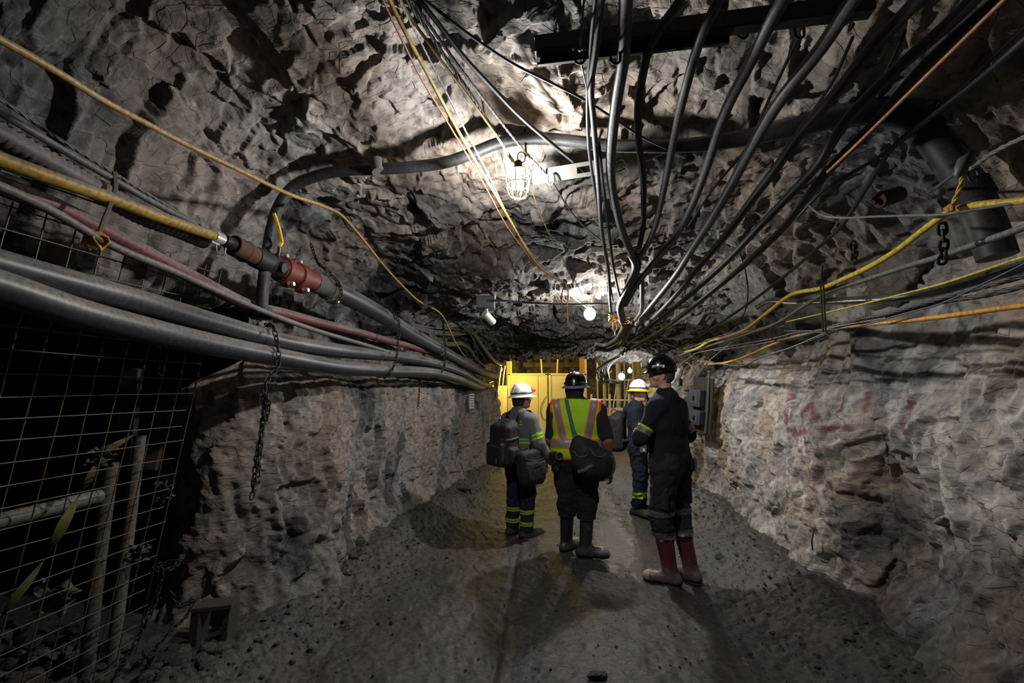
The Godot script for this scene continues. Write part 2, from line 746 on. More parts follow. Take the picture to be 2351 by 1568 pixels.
func build_ceiling() -> void:
	var S := rows(-2.6, 12.0, 0.0044, 0.007)
	var T := PackedFloat32Array()
	for i in 24:
		T.append(-4.6 + 3.5 * i / 24.0)
	for i in 621:
		T.append(-1.1 + 2.25 * i / 620.0)
	for i in range(1, 7):
		T.append(1.15 + 0.12 * i)
	var P := PackedVector3Array()
	var K := PackedColorArray()
	for s in S:
		var a := xl(s) - 0.4
		var b := xr(s) + 0.38
		var lift := 0.0
		for t in T:
			var x := (a + b) * 0.5 + t * (b - a) * 0.5
			var y := roof(x, s)
			var e := 0.02
			var n := Vector3(roof(x + e, s) - roof(x - e, s), -2.0 * e, 0).normalized()
			var v := t * 2.4
			var d := rock(s * 0.9 + v * 0.25, v - s * 0.2, 0.62, 0.85, 1.0)
			d += 0.2 * exp(-((x - 0.25) * (x - 0.25) + (s - 2.15) * (s - 2.15)) / 0.12)
			var p := Vector3(x, y, -s) + n * (d + 0.02)
			P.append(p)
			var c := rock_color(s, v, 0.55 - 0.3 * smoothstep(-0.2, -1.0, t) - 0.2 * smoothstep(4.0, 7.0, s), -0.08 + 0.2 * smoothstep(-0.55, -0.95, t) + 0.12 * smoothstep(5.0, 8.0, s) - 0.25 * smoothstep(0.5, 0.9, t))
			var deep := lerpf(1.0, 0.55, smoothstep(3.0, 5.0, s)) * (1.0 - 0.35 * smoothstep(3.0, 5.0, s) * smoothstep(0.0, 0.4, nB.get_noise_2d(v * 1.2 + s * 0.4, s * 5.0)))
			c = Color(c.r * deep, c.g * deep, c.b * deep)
			var mottle_falloff := smoothstep(-0.42, -0.8, t) * smoothstep(0.05, -0.35, nC.get_noise_2d(s * 1.6, v * 1.6 + 7.0) - 0.5 * nB.get_noise_2d(s * 9.0, v * 9.0))  # black mottling of the rock, also painting in the falloff of light at left
			var corner_falloff := 0.8 * smoothstep(-0.35, -0.85, t) * smoothstep(2.6, 1.5, s)  # falloff of lamp light into the near left corner, painted into the colour
			K.append(tint_cell(c.lerp(Color(0.03, 0.029, 0.028), maxf(mottle_falloff * 0.75, corner_falloff))))
	# the brow: the roof steps up into the station
	for q in 8:
		for t in T:
			var s := 12.0 + 0.12 * (q + 1)
			var a := xl(12.0) - 0.4
			var b := xr(12.0) + 0.38
			var x := (a + b) * 0.5 + t * (b - a) * 0.5
			P.append(Vector3(x, roof(x, 12.0) + 0.3 * (q + 1), -s - 0.05 * sin(x * 5.0)))
			K.append(Color(0.3, 0.29, 0.27))
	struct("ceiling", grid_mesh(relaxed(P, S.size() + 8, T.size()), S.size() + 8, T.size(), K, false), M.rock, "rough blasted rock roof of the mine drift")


# A wall along a plan path of Vector2(x, s); prof(h, s) pushes it into the room.
func wall_mesh(plan: Array, hmax: float, dh: float, inward: float, warm: float, dark: float, cu: float, cv: float, amp: float, prof: Callable, paint = null) -> ArrayMesh:
	var pts := []
	for q in plan:
		pts.append(Vector3(q.x, 0, -q.y))
	var raw := smooth_path(pts, 0.004)
	var path := PackedVector3Array([raw[0]])
	for q in raw:
		var s := -q.z
		var gap := clampf(0.0052 * s, 0.011, 0.07) if s > 1.3 else 0.05
		if q.distance_to(path[-1]) >= gap:
			path.append(q)
	var nh := int(hmax / dh) + 1
	var P := PackedVector3Array()
	var K := PackedColorArray()
	var run := 0.0
	for i in path.size():
		if i:
			run += path[i].distance_to(path[i - 1])
		var t := (path[mini(i + 1, path.size() - 1)] - path[maxi(i - 1, 0)]).normalized()
		var n := t.cross(Vector3.UP) * inward
		for j in nh:
			var h := -0.12 + j * dh
			var d := rock(run * 1.0 + 40.0 * inward, h + 11.0, cu, cv, amp)
			d += prof.call(h, -path[i].z)
			var p := path[i] + Vector3.UP * h + n * d
			P.append(p)
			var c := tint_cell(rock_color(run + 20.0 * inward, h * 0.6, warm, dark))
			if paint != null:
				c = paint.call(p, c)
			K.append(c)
	return grid_mesh(relaxed(P, path.size(), nh), path.size(), nh, K, inward > 0.0)


func build_left_wall() -> void:
	var plan := [Vector2(-8.4, 8.2), Vector2(-4.2, 8.0), Vector2(-3.3, 6.0), Vector2(-2.75, 4.4), Vector2(-2.4, 3.4), Vector2(-2.15, 3.12), Vector2(-1.9, 3.1), Vector2(-1.66, 3.3), Vector2(-1.5, 3.7), Vector2(-1.55, 4.4), Vector2(-1.42, 5.2), Vector2(-1.12, 6.75), Vector2(-0.85, 8.5), Vector2(-0.45, 11.0), Vector2(-0.42, 11.7), Vector2(-1.0, 12.1), Vector2(-4.0, 12.4)]
	var prof := func(h, _s): return -0.40 * smoothstep(1.62, 1.95, h) + 0.16 * smoothstep(0.5, 0.0, h)
	struct("wall_left", wall_mesh(plan, 2.75, 0.0125, 1.0, 0.45, -0.02, 0.34, 0.95, 0.75, prof), M.rock, "grey brown rock wall below the pipes")
	# the dark recess behind the steel screen
	var back := [Vector2(-1.9, -2.7), Vector2(-2.2, -0.6), Vector2(-3.7, -0.4), Vector2(-7.6, -0.6), Vector2(-8.4, 1.0), Vector2(-8.5, 8.6)]
	struct("wall_recess", wall_mesh(back, 2.75, 0.05, 1.0, 0.2, 0.1, 0.6, 0.6, 1.0, func(_h, _s): return 0.0), M.rock, "dark rock of the recess behind the screen")
	var rear := [Vector2(2.6, -2.5), Vector2(0.0, -2.6), Vector2(-2.6, -2.5)]
	struct("wall_rear", wall_mesh(rear, 3.7, 0.06, 1.0, 0.4, 0.0, 0.6, 0.6, 1.0, func(_h, _s): return 0.0), M.rock, "rock behind the camera")


func build_right_wall() -> void:
	var plan := [Vector2(1.65, -2.8), Vector2(1.85, 0.0), Vector2(2.2, 1.5), Vector2(2.5, 2.5), Vector2(2.72, 3.05), Vector2(2.74, 3.3), Vector2(2.52, 3.48), Vector2(2.5, 3.75), Vector2(2.62, 4.4), Vector2(2.74, 5.4), Vector2(2.9, 6.76), Vector2(3.15, 8.5), Vector2(3.5, 11.0), Vector2(3.75, 13.0), Vector2(4.0, 16.6)]
	var prof := func(h, s):
		var toe := 0.42 * pow(clampf(1.0 - h / 0.75, 0.0, 1.0), 1.6) * smoothstep(3.55, 3.2, s) + 0.2 * pow(clampf(1.0 - h / 0.5, 0.0, 1.0), 2.0)
		toe += 0.19 * smoothstep(0.9, 1.5, h) * smoothstep(3.52, 3.35, s) * smoothstep(2.3, 3.0, s)
		return toe - 0.35 * smoothstep(1.4, 2.2, h)
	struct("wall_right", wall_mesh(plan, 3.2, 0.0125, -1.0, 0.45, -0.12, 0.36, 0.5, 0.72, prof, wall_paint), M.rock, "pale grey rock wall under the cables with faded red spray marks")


var strokes := []


func wall_paint(p: Vector3, c: Color) -> Color:
	if strokes.is_empty():
		# faded red spray strokes, as seen: pairs of points on the wall
		for q in [[1765, 905, 1772, 985], [1772, 985, 1800, 990], [1790, 925, 1793, 955], [1810, 920, 1822, 960], [1822, 960, 1838, 930], [1838, 930, 1852, 970], [1868, 930, 1880, 965], [1900, 915, 1905, 950], [1935, 905, 1943, 950], [1785, 1000, 1830, 992], [1830, 985, 1850, 992], [1890, 985, 1935, 980], [2003, 915, 2008, 945], [2003, 960, 2006, 990], [2305, 820, 2318, 835]]:
			strokes.append([R(q[0], q[1], 0.0), R(q[2], q[3], 0.0)])
	var w1 := nB.get_noise_2d(p.z * 3.2, p.y * 3.6 + 5.0)
	var w2 := nB.get_noise_2d(p.z * 1.7 + 30.0, p.y * 2.4)
	c = c.lerp(Color(0.40, 0.385, 0.365), smoothstep(0.05, 0.4, w1) * 0.55)
	c = c.lerp(Color(0.13, 0.132, 0.138), smoothstep(0.1, 0.4, w2) * 0.6)
	var low_tone := smoothstep(1.25, 0.55, p.y + 0.35 * nB.get_noise_2d(p.z * 2.0, p.y * 2.0)) * smoothstep(4.2, 3.2, -p.z)  # wall colour gets darker towards the foot on the near stretch
	var gain := lerpf(1.8, 0.62, low_tone)
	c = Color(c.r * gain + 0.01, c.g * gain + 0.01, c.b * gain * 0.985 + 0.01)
	if p.z < -2.2 and p.z > -4.6 and p.y > 1.2 and p.y < 2.0:
		var best := 9.0
		for s in strokes:
			var a: Vector3 = s[0]
			var b: Vector3 = s[1]
			var t := clampf(((p.z - a.z) * (b.z - a.z) + (p.y - a.y) * (b.y - a.y)) / maxf(0.0001, (b.z - a.z) * (b.z - a.z) + (b.y - a.y) * (b.y - a.y)), 0.0, 1.0)
			var d := Vector2(p.z - lerpf(a.z, b.z, t), p.y - lerpf(a.y, b.y, t)).length()
			best = minf(best, d)
		var w := nB.get_noise_2d(p.z * 14.0, p.y * 14.0)
		var k := smoothstep(0.034, 0.012, best + w * 0.02) * 0.75
		c = c.lerp(Color(0.20, 0.045, 0.06), k)
	return c


const PUDDLES := [["long shallow puddle along the left wall reflecting yellow light", Vector2(-0.22, 6.4), Vector2(0.6, 2.2)], ["wet patch in the right wheel rut between the workers", Vector2(1.22, 6.0), Vector2(0.32, 2.4)], ["wide puddle before the yellow gate", Vector2(0.95, 10.6), Vector2(1.05, 2.2)]]


func floor_y(x: float, s: float) -> float:
	var h := nA.get_noise_2d(x * 0.8, s * 0.5 + 3.0) * 0.028
	h += nB.get_noise_2d(x * 3.2 + 50.0, s * 2.2) * 0.014
	var c := 0.14 + 0.147 * s
	h -= 0.03 * exp(-pow((x - c + 0.75) / 0.3, 2.0)) + 0.03 * exp(-pow((x - c - 0.85) / 0.3, 2.0))
	for q in PUDDLES:
		var e: Vector2 = (Vector2(x - q[1].x - 0.15 * (s - q[1].y), s - q[1].y)) / q[2]
		h -= 0.05 * smoothstep(1.05, 0.35, e.length())
	# the old rail groove
	var g := x - (-0.36 + 0.085 * s)
	h -= 0.022 * exp(-pow(g / 0.03, 2.0)) * smoothstep(9.0, 5.0, s)
	# banks along the walls
	h += 0.18 * pow(smoothstep(xl(s) + 0.75, xl(s) + 0.1, x), 1.5) + 0.2 * pow(smoothstep(xr(s) - 0.9, xr(s) - 0.1, x), 1.6)
	return h


func build_floor() -> void:
	var S := rows(-2.6, 16.5, 0.006, 0.012)
	var X := PackedFloat32Array()
	var x := -8.6
	while x < 4.3:
		X.append(x)
		x += 0.0125 if x > -1.9 and x < 2.9 else 0.06
	var P := PackedVector3Array()
	var K := PackedColorArray()
	for s in S:
		for xx in X:
			var h := floor_y(xx, s)
			var bank := smoothstep(xl(s) + 0.9, xl(s) + 0.3, xx) + smoothstep(xr(s) - 1.0, xr(s) - 0.3, xx)
			h += vor(xx / 0.05 + nA.get_noise_2d(xx * 5.0, s * 5.0) * 0.7, s / 0.055, 99) * (0.0035 + 0.010 * bank)
			h += nC.get_noise_2d(xx * 4.0, s * 3.0) * 0.009 + vor(xx / 0.16, s / 0.2, 1999) * 0.007
			P.append(Vector3(xx, h, -s))
			var a := nB.get_noise_2d(xx * 1.3 + 8.0, s * 0.5)
			var b := nB.get_noise_2d(xx * 4.0, s * 2.0 + 70.0)
			var c := Color(0.066, 0.057, 0.049).lerp(Color(0.053, 0.050, 0.046), smoothstep(-0.2, 0.3, a))
			c = c.lerp(Color(0.042, 0.030, 0.023), smoothstep(0.1, 0.5, -b) * 0.6)
			var g := xx - (-0.36 + 0.085 * s)
			c = c.lerp(Color(0.032, 0.021, 0.015), 0.7 * exp(-pow(g / 0.028, 2.0)) * smoothstep(6.0, 4.5, s) * smoothstep(-0.3, 0.2, nA.get_noise_2d(s * 2.5, 3.0)))
			c = c.lerp(Color(0.075, 0.067, 0.058), clampf(bank, 0.0, 1.0) * 0.6)
			c *= 1.0 + 0.22 * OF[(vk * 5 + 3) & 4095] * 0.6
			c.a = 1.0
			K.append(c)
	struct("floor", grid_mesh(P, S.size(), X.size(), K, true), M.mud, "trampled muddy floor with wheel ruts")


# ---------------------------------------------------------------- lamps

func bulb_light(at: Vector3, energy: float, color: Color, size: float, called: String) -> void:
	var l := OmniLight3D.new()
	l.name = called
	l.position = at
	l.light_energy = energy
	l.light_color = color
	l.omni_range = 30.0
	l.omni_attenuation = 2.0
	l.light_size = size
	l.shadow_enabled = true
	add_child(l, true)


func cage_lamp(label: String, at: Vector3, bulb: float, energy: float, with_cage: bool) -> Node3D:
	var o := thing("caged_lamp", label, "lamp", at)
	var gl := mat(Color(1, 1, 1), 0.4)
	gl.emission_enabled = true
	gl.emission = Color(1.0, 0.985, 0.96)
	gl.emission_energy_multiplier = 4.0
	var prof := []
	for k in 11:
		var a := -PI / 2 + PI * k / 10.0
		prof.append(Vector2(bulb * cos(a), bulb * sin(a) * (1.15 if a < 0 else 1.0)))
	prof[0].x = 0.0
	prof[10].x = 0.0
	part("bulb", lathe_mesh(prof, 20), gl, o)
	part("bulb_neck", sleeve(Vector3(0, bulb * 0.85, 0), Vector3(0, bulb * 1.5, 0), bulb * 0.45, bulb * 0.4, 14), M.white_paint, o)
	if with_cage:
		var R0 := 0.066
		for y in [[0.075, R0], [0.0, R0 * 0.99], [-0.06, R0 * 0.78]]:
			var pts := []
			for k in 25:
				pts.append(Vector3(y[1] * cos(TAU * k / 24.0), y[0], y[1] * sin(TAU * k / 24.0)))
			part("cage_ring", tube_mesh(pts, 0.0032, 6, 0.1, null, false), M.cage, o)
		for k in 8:
			var c := Vector3(cos(TAU * (k + 0.3) / 8.0), 0, sin(TAU * (k + 0.3) / 8.0))
			part("cage_rib", tube_mesh([c * 0.045 + Vector3(0, 0.085, 0), c * R0 + Vector3(0, 0.07, 0), c * R0 + Vector3(0, 0.0, 0), c * R0 * 0.93 + Vector3(0, -0.035, 0), c * R0 * 0.7 + Vector3(0, -0.07, 0), c * 0.008 + Vector3(0, -0.088, 0)], 0.0032, 6, 0.02), M.cage, o)
		part("socket", lathe_mesh([Vector2(0, 0.078), Vector2(0.05, 0.08), Vector2(0.047, 0.09), Vector2(0.024, 0.1), Vector2(0.022, 0.135), Vector2(0.012, 0.145), Vector2(0, 0.147)], 16), M.black_plastic, o)
		var hk := part("hook", torus_mesh(0.022, 0.003, 0.01, 14, 6), M.steel, o)
		hk.position = Vector3(0.018, 0.165, 0)
	bulb_light(at, energy, Color(1.0, 0.985, 0.97), 0.035, "lamp_light")
	return o


func build_lamps() -> void:
	mat(Color(0.90, 0.84, 0.66), 0.4, 0.0, "cage")
	cage_lamp("nearest round lamp in a pale wire cage, hanging from the roof", D(1190, 424, 2.5), 0.034, 3.7, true)
	cage_lamp("bright bare-looking lamp hanging further along above the workers", D(1354, 720, 5.42), 0.072, 3.9, false)
	cage_lamp("small bright lamp above the railing at the far end", D(1427, 864, 10.6), 0.075, 1.8, false)
	cage_lamp("smallest far lamp just right of the bright lamp over the railing", D(1446, 851, 11.2), 0.055, 0.8, false)
	for q in [[D(1148, 848, 12.9), 5.5, "yellow lamp behind the far left rock corner"], [Vector3(1.2, 3.3, -12.7), 2.7, "yellow lamp high above the far gate"]]:  # the second one is unseen, added to light the gate evenly
		var o := thing("station_lamp", q[2], "lamp", q[0])
		var gl := mat(Color(1, 0.9, 0.5), 0.4)
		gl.emission_enabled = true
		gl.emission = Color(1.0, 0.87, 0.40)
		gl.emission_energy_multiplier = 4.0
		var prof := []
		for k in 9:
			var a := -PI / 2 + PI * k / 8.0
			prof.append(Vector2(0.07 * cos(a) if k % 8 else 0.0, 0.08 * sin(a)))
		part("bulb", lathe_mesh(prof, 16), gl, o)
		part("lamp_cap", sleeve(Vector3(0, 0.07, 0), Vector3(0, 0.16, 0), 0.05, 0.03, 12), M.black_plastic, o)
		bulb_light(q[0], q[1], Color(1.0, 0.87, 0.40), 0.06, "lamp_light")


# ---------------------------------------------------------------- pipes and cables

func dust(base: Color, over: Color, amt: float) -> Callable:
	return func(n: Vector3, _d: float, p: Vector3) -> Color:
		var w := nB.get_noise_3d(p.x * 4.0, p.y * 4.0, p.z * 2.5)
		var k := smoothstep(0.02, 0.55, n.y + 0.4 * w) * amt
		var c := base.lerp(over, k) * (1.0 + 0.25 * w)
		c.a = 1.0
		return c


const DUST := Color(0.19, 0.18, 0.17)


func run(called: String, label: String, category: String, pts: Array, rad, base: Color, amt := 0.6, group := "", key := "cable", sides := 10, step := 0.06) -> MeshInstance3D:
	var o := part(called, tube_mesh(pts, rad, sides, step, dust(base, DUST, amt)), M[key])
	tag(o, label, category, group)
	return o


func via(pts: Array, how: Callable) -> Array:
	var r := []
	for q in pts:
		r.append(how.call(q))
	# lines that leave the picture go on past the camera
	var q0: Array = pts[0]
	if q0[0] < -50 or q0[0] > 2380 or q0[1] < -20:
		var d: Vector3 = r[0] - r[1]
		d.y = clampf(d.y, -0.05, 0.05) * d.length()
		d = d.normalized()
		var p: Vector3 = r[0] + d * 1.6
		p.y = minf(p.y, roof(p.x, -p.z) - 0.3)
		r.push_front(p)
	return r


func lft(off: float) -> Callable:
	return func(q): return L(q[0], q[1], off if q.size() < 3 else q[2])


func rgt(off: float) -> Callable:
	return func(q): return R(q[0], q[1], off if q.size() < 3 else q[2])


func cel(off: float) -> Callable:
	return func(q): return C(q[0], q[1], off if q.size() < 3 else q[2])


# a cylinder piece between two points with end radii, slightly rounded rims
func sleeve(a: Vector3, b: Vector3, ra: float, rb: float, sides := 24) -> ArrayMesh:
	var d := b - a
	var n := d.length()
	var e := minf(0.006, n * 0.2)
	return tube_mesh([a, a + d * (e / n), a + d * 0.5, b - d * (e / n), b], func(_d, f): return (lerpf(ra, rb, f) if f > 0.02 and f < 0.98 else lerpf(ra, rb, f) - 0.005), sides, 1.0)


func build_left_pipes() -> void:
	var grey_pipe := Color(0.034, 0.036, 0.043)
	run("water_pipe", "lowest thick grey dusty pipe along the left wall under the chain", "pipe", via([[-260, 590, 0.3], [0, 661, 0.3], [170, 716, 0.3], [330, 757, 0.3], [480, 790, 0.3], [640, 820, 0.3], [760, 841, 0.3], [870, 850, 0.3], [1001, 857, 0.3], [1055, 872, 0.28], [1098, 888, 0.2], [1130, 880, 0.06]], lft(0.3)), 0.058, grey_pipe, 0.9, "long grey pipes on the left wall", "pipe", 20)
	run("water_pipe", "second lowest grey dusty pipe along the left wall, just above the lowest", "pipe", via([[-260, 540], [0, 611], [170, 655], [333, 698], [480, 740], [633, 781], [760, 803], [845, 812], [921, 819], [1010, 838], [1064, 858], [1098, 878, 0.24], [1122, 886, 0.15]], lft(0.26)), 0.056, grey_pipe * 1.15, 0.85, "long grey pipes on the left wall", "pipe", 20)
	run("red_hose", "long dusty red hose behind the thin grey conduit on the left wall", "hose", via([[-260, 300], [0, 425], [110, 468], [243, 533], [330, 578], [430, 630], [500, 667], [580, 704], [640, 717], [720, 738], [814, 761], [894, 783], [960, 800], [1020, 824, 0.05]], lft(0.14)), 0.036, Color(0.14, 0.042, 0.045), 0.85, "", "cable", 16)
	run("grey_conduit", "thin straight grey conduit crossing in front of the red hose", "conduit", via([[-260, 330], [0, 428], [100, 474], [200, 532], [233, 551], [400, 624], [610, 717], [720, 757], [784, 776], [850, 795], [905, 812]], lft(0.3)), 0.017, Color(0.15, 0.14, 0.13), 0.7)
	run("yellow_hose", "thick dusty yellow hose running down to the brown coupling", "hose", via([[-260, 255], [0, 366], [70, 391], [140, 416], [210, 440], [280, 465], [333, 486], [400, 510], [489, 541]], lft(0.28)), 0.027, Color(0.33, 0.21, 0.03), 0.85, "", "cable", 14)
	var rib := func(d, _f): return 0.043 + 0.005 * sin(d * TAU / 0.026)
	run("ribbed_hose", "thick grey ribbed hose with ring corrugations beside the yellow hose", "hose", via([[-260, 180], [0, 311], [60, 344], [133, 385], [200, 423], [257, 456], [333, 497], [400, 522], [468, 551, 0.18]], lft(0.2)), rib, Color(0.10, 0.085, 0.085), 0.7, "", "cable", 16, 0.006)
	run("grey_cable", "plain grey cable between the ribbed hose and the wire rope at left", "cable", via([[-200, 140], [0, 258], [100, 318], [200, 377], [267, 416], [350, 464], [450, 515]], lft(0.24)), 0.014, Color(0.10, 0.10, 0.10), 0.6)
	wire_rope("wire_rope", "twisted steel wire rope uppermost of the lines along the left wall", via([[-150, 125], [0, 228], [100, 296], [200, 360], [262, 398], [330, 440], [400, 482], [462, 516]], lft(0.22)), 0.008)
	run("thin_wire", "thin dark wire under the yellow hose at the left edge", "wire", via([[0, 391], [80, 418], [173, 449], [260, 480]], lft(0.12)), 0.004, Color(0.1, 0.1, 0.1), 0.5)
	run("yellow_cable", "dusty yellow cable strung from the upper left corner across the black arch pipe", "cable", via([[-200, -10, 0.8], [0, 90, 0.75], [120, 158, 0.72], [233, 228, 0.68], [330, 280, 0.64], [417, 326, 0.6], [540, 386, 0.57], [667, 447, 0.54], [740, 472, 0.5], [784, 494, 0.46], [811, 523, 0.44], [884, 613, 0.42], [951, 683, 0.4], [1021, 733, 0.36], [1040, 775, 0.34], [1077, 832, 0.24]], lft(0.4)), 0.011, Color(0.30, 0.19, 0.06), 0.6)
	for q in [["upper dusty pipe on the left wall behind the big pipe, ending beneath the camera", [[930, 745], [960, 755], [1001, 764], [1064, 764], [1095, 758]], 0.04], ["middle dusty pipe on the left wall bending downwards behind the chains", [[980, 768], [1024, 790], [1060, 790], [1075, 800], [1090, 822], [1112, 842]], 0.04], ["dark hose sloping down the far left wall to the yellow light", [[1080, 757, 0.25], [1100, 785, 0.22], [1117, 808, 0.18], [1138, 830, 0.12], [1152, 836, 0.06]], 0.045]]:
		run("dusty_pipe", q[0], "pipe", via(q[1], lft(0.12)), q[2], Color(0.07, 0.068, 0.066), 0.7, "", "pipe", 14)
	run("sagging_cable", "slim grey cable sagging along the left wall above the upper dusty pipe", "cable", via([[912, 730], [950, 744], [990, 752], [1040, 756], [1075, 765]], lft(0.14)), 0.011, Color(0.1, 0.1, 0.1), 0.6)
	for q in [["dark thin line hanging from the yellow knots to the far left corner", [[1020, 705], [1050, 740], [1080, 768], [1105, 812], [1124, 842]]], ["dark thin line beside the yellow light at the far left corner", [[1040, 715], [1078, 765], [1096, 812], [1101, 850]]]]:
		run("hanging_line", q[0], "line", via(q[1], lft(0.3)), 0.01, Color(0.05, 0.05, 0.05), 0.4)
	build_big_pipe()
	build_arch_pipe()
	build_chains()


func wire_rope(called: String, label: String, pts: Array, r: float, base := Color(0.11, 0.10, 0.09), category := "rope") -> Node3D:
	var o := thing(called, label, category)
	var path := smooth_path(pts, 0.03)
	# three strands laid round one another
	for k in 3:
		var st := []
		var d := 0.0
		for i in path.size():
			if i:
				d += path[i].distance_to(path[i - 1])
			var t := (path[mini(i + 1, path.size() - 1)] - path[maxi(i - 1, 0)]).normalized()
			var a := t.cross(Vector3.UP if absf(t.y) < 0.9 else Vector3.RIGHT).normalized()
			var an := d * TAU / (r * 14.0) + TAU * k / 3.0
			st.append(path[i] + (a * cos(an) + t.cross(a) * sin(an)) * r * 0.52)
		part("strand", tube_mesh(st, r * 0.56, 6, 1.0, dust(base, DUST, 0.4)), M.cable, o)
	return o


func build_big_pipe() -> void:
	var ax := via([[515, 551], [541, 566], [584, 589], [609, 603], [641, 615], [652, 620], [685, 634], [717, 645], [757, 662], [849, 708], [930, 758], [1010, 803], [1064, 833], [1099, 851], [1138, 862, 0.12]], lft(0.22))
	var o := thing("compressed_air_main", "large grey pipe with red clamped couplings on the left wall", "pipe")
	part("pipe_run", tube_mesh(ax.slice(7), 0.078, 24, 0.06, dust(Color(0.036, 0.038, 0.046), DUST, 0.85)), M.pipe, o)
	for k in [11, 12]:
		var d: Vector3 = (ax[k] - ax[k - 1]).normalized()
		part("joint_collar", sleeve(ax[k] - d * 0.05, ax[k] + d * 0.05, 0.084, 0.084), M.dusty_steel, o)
	part("hose_nipple", sleeve(ax[0], ax[1], 0.035, 0.04), M.steel, o)
	part("reducer", sleeve(ax[1] + (ax[0] - ax[1]) * 0.25, ax[2], 0.062, 0.058), M.rust, o)
	var band := sleeve(ax[1].lerp(ax[2], 0.45), ax[1].lerp(ax[2], 0.52), 0.066, 0.066)
	part("reducer_band", band, M.rust, o)
	part("rubber_tee", sleeve(ax[2], ax[4], 0.064, 0.072), M.black_steel, o)
	part("coupling_spool", sleeve(ax[4], ax[7], 0.076, 0.079), M.orange_rust, o)
	part("grey_spool", sleeve(ax[7], ax[8], 0.079, 0.079), M.dusty_steel, o)
	var n := 0
	for q in [[5, 0.088, 0.032], [6, 0.092, 0.034], [8, 0.096, 0.04]]:
		var c: Vector3 = ax[q[0]]
		var d: Vector3 = (ax[q[0] + 1] - ax[q[0] - 1]).normalized()
		var cl := part("clamp", sleeve(c - d * q[2], c + d * q[2], q[1], q[1]), M.orange_rust if n < 2 else M.dusty_steel, o)
		n += 1
		var up := (Vector3.UP - d * d.y).normalized()
		var sd := d.cross(up).normalized()
		for s in [-1.0, 1.0]:
			var lugp: Vector3 = c + (up * 0.92 - sd * 0.28).normalized() * s * (q[1] + 0.014)
			var st := st_new()
			st.set_smooth_group(-1)
			add_box(st, Transform3D(Basis(d, up, sd), lugp), Vector3(q[2] * 1.9, 0.04, 0.07), 0.012)
			st.generate_normals()
			part("lug", st.commit(), M.orange_rust if n < 3 else M.dusty_steel, cl)
			part("bolt", sleeve(lugp - sd * 0.055, lugp + sd * 0.05, 0.011, 0.011, 6), M.bright_metal, cl)
			part("nut", sleeve(lugp + sd * 0.036, lugp + sd * 0.052, 0.019, 0.019, 6), M.bright_metal, cl)
	# the clip hanging at the end of the yellow hose
	var h0 := L(497, 560, 0.3)
	var w := part("safety_pin", tube_mesh([h0, h0 + Vector3(0.01, -0.05, 0), h0 + Vector3(0.045, -0.06, 0), h0 + Vector3(0.05, -0.02, 0)], 0.0022, 6, 0.02), M.bright_metal, o)
	w.set_meta("label", "small bent wire pin")
	var c0 := L(489, 541, 0.28)
	var c1 := L(508, 549, 0.26)
	var hc := thing("hose_clamp", "steel band clamp on the end of the yellow hose", "clamp", c0)
	part("band", sleeve(Vector3.ZERO, c1 - c0, 0.033, 0.033), M.bright_metal, hc)
	part("screw", bar_mesh(Vector3(0.0, -0.035, 0.01), (c1 - c0) * 0.9 + Vector3(0.0, -0.035, 0.01), 0.014, 0.014), M.bright_metal, hc)


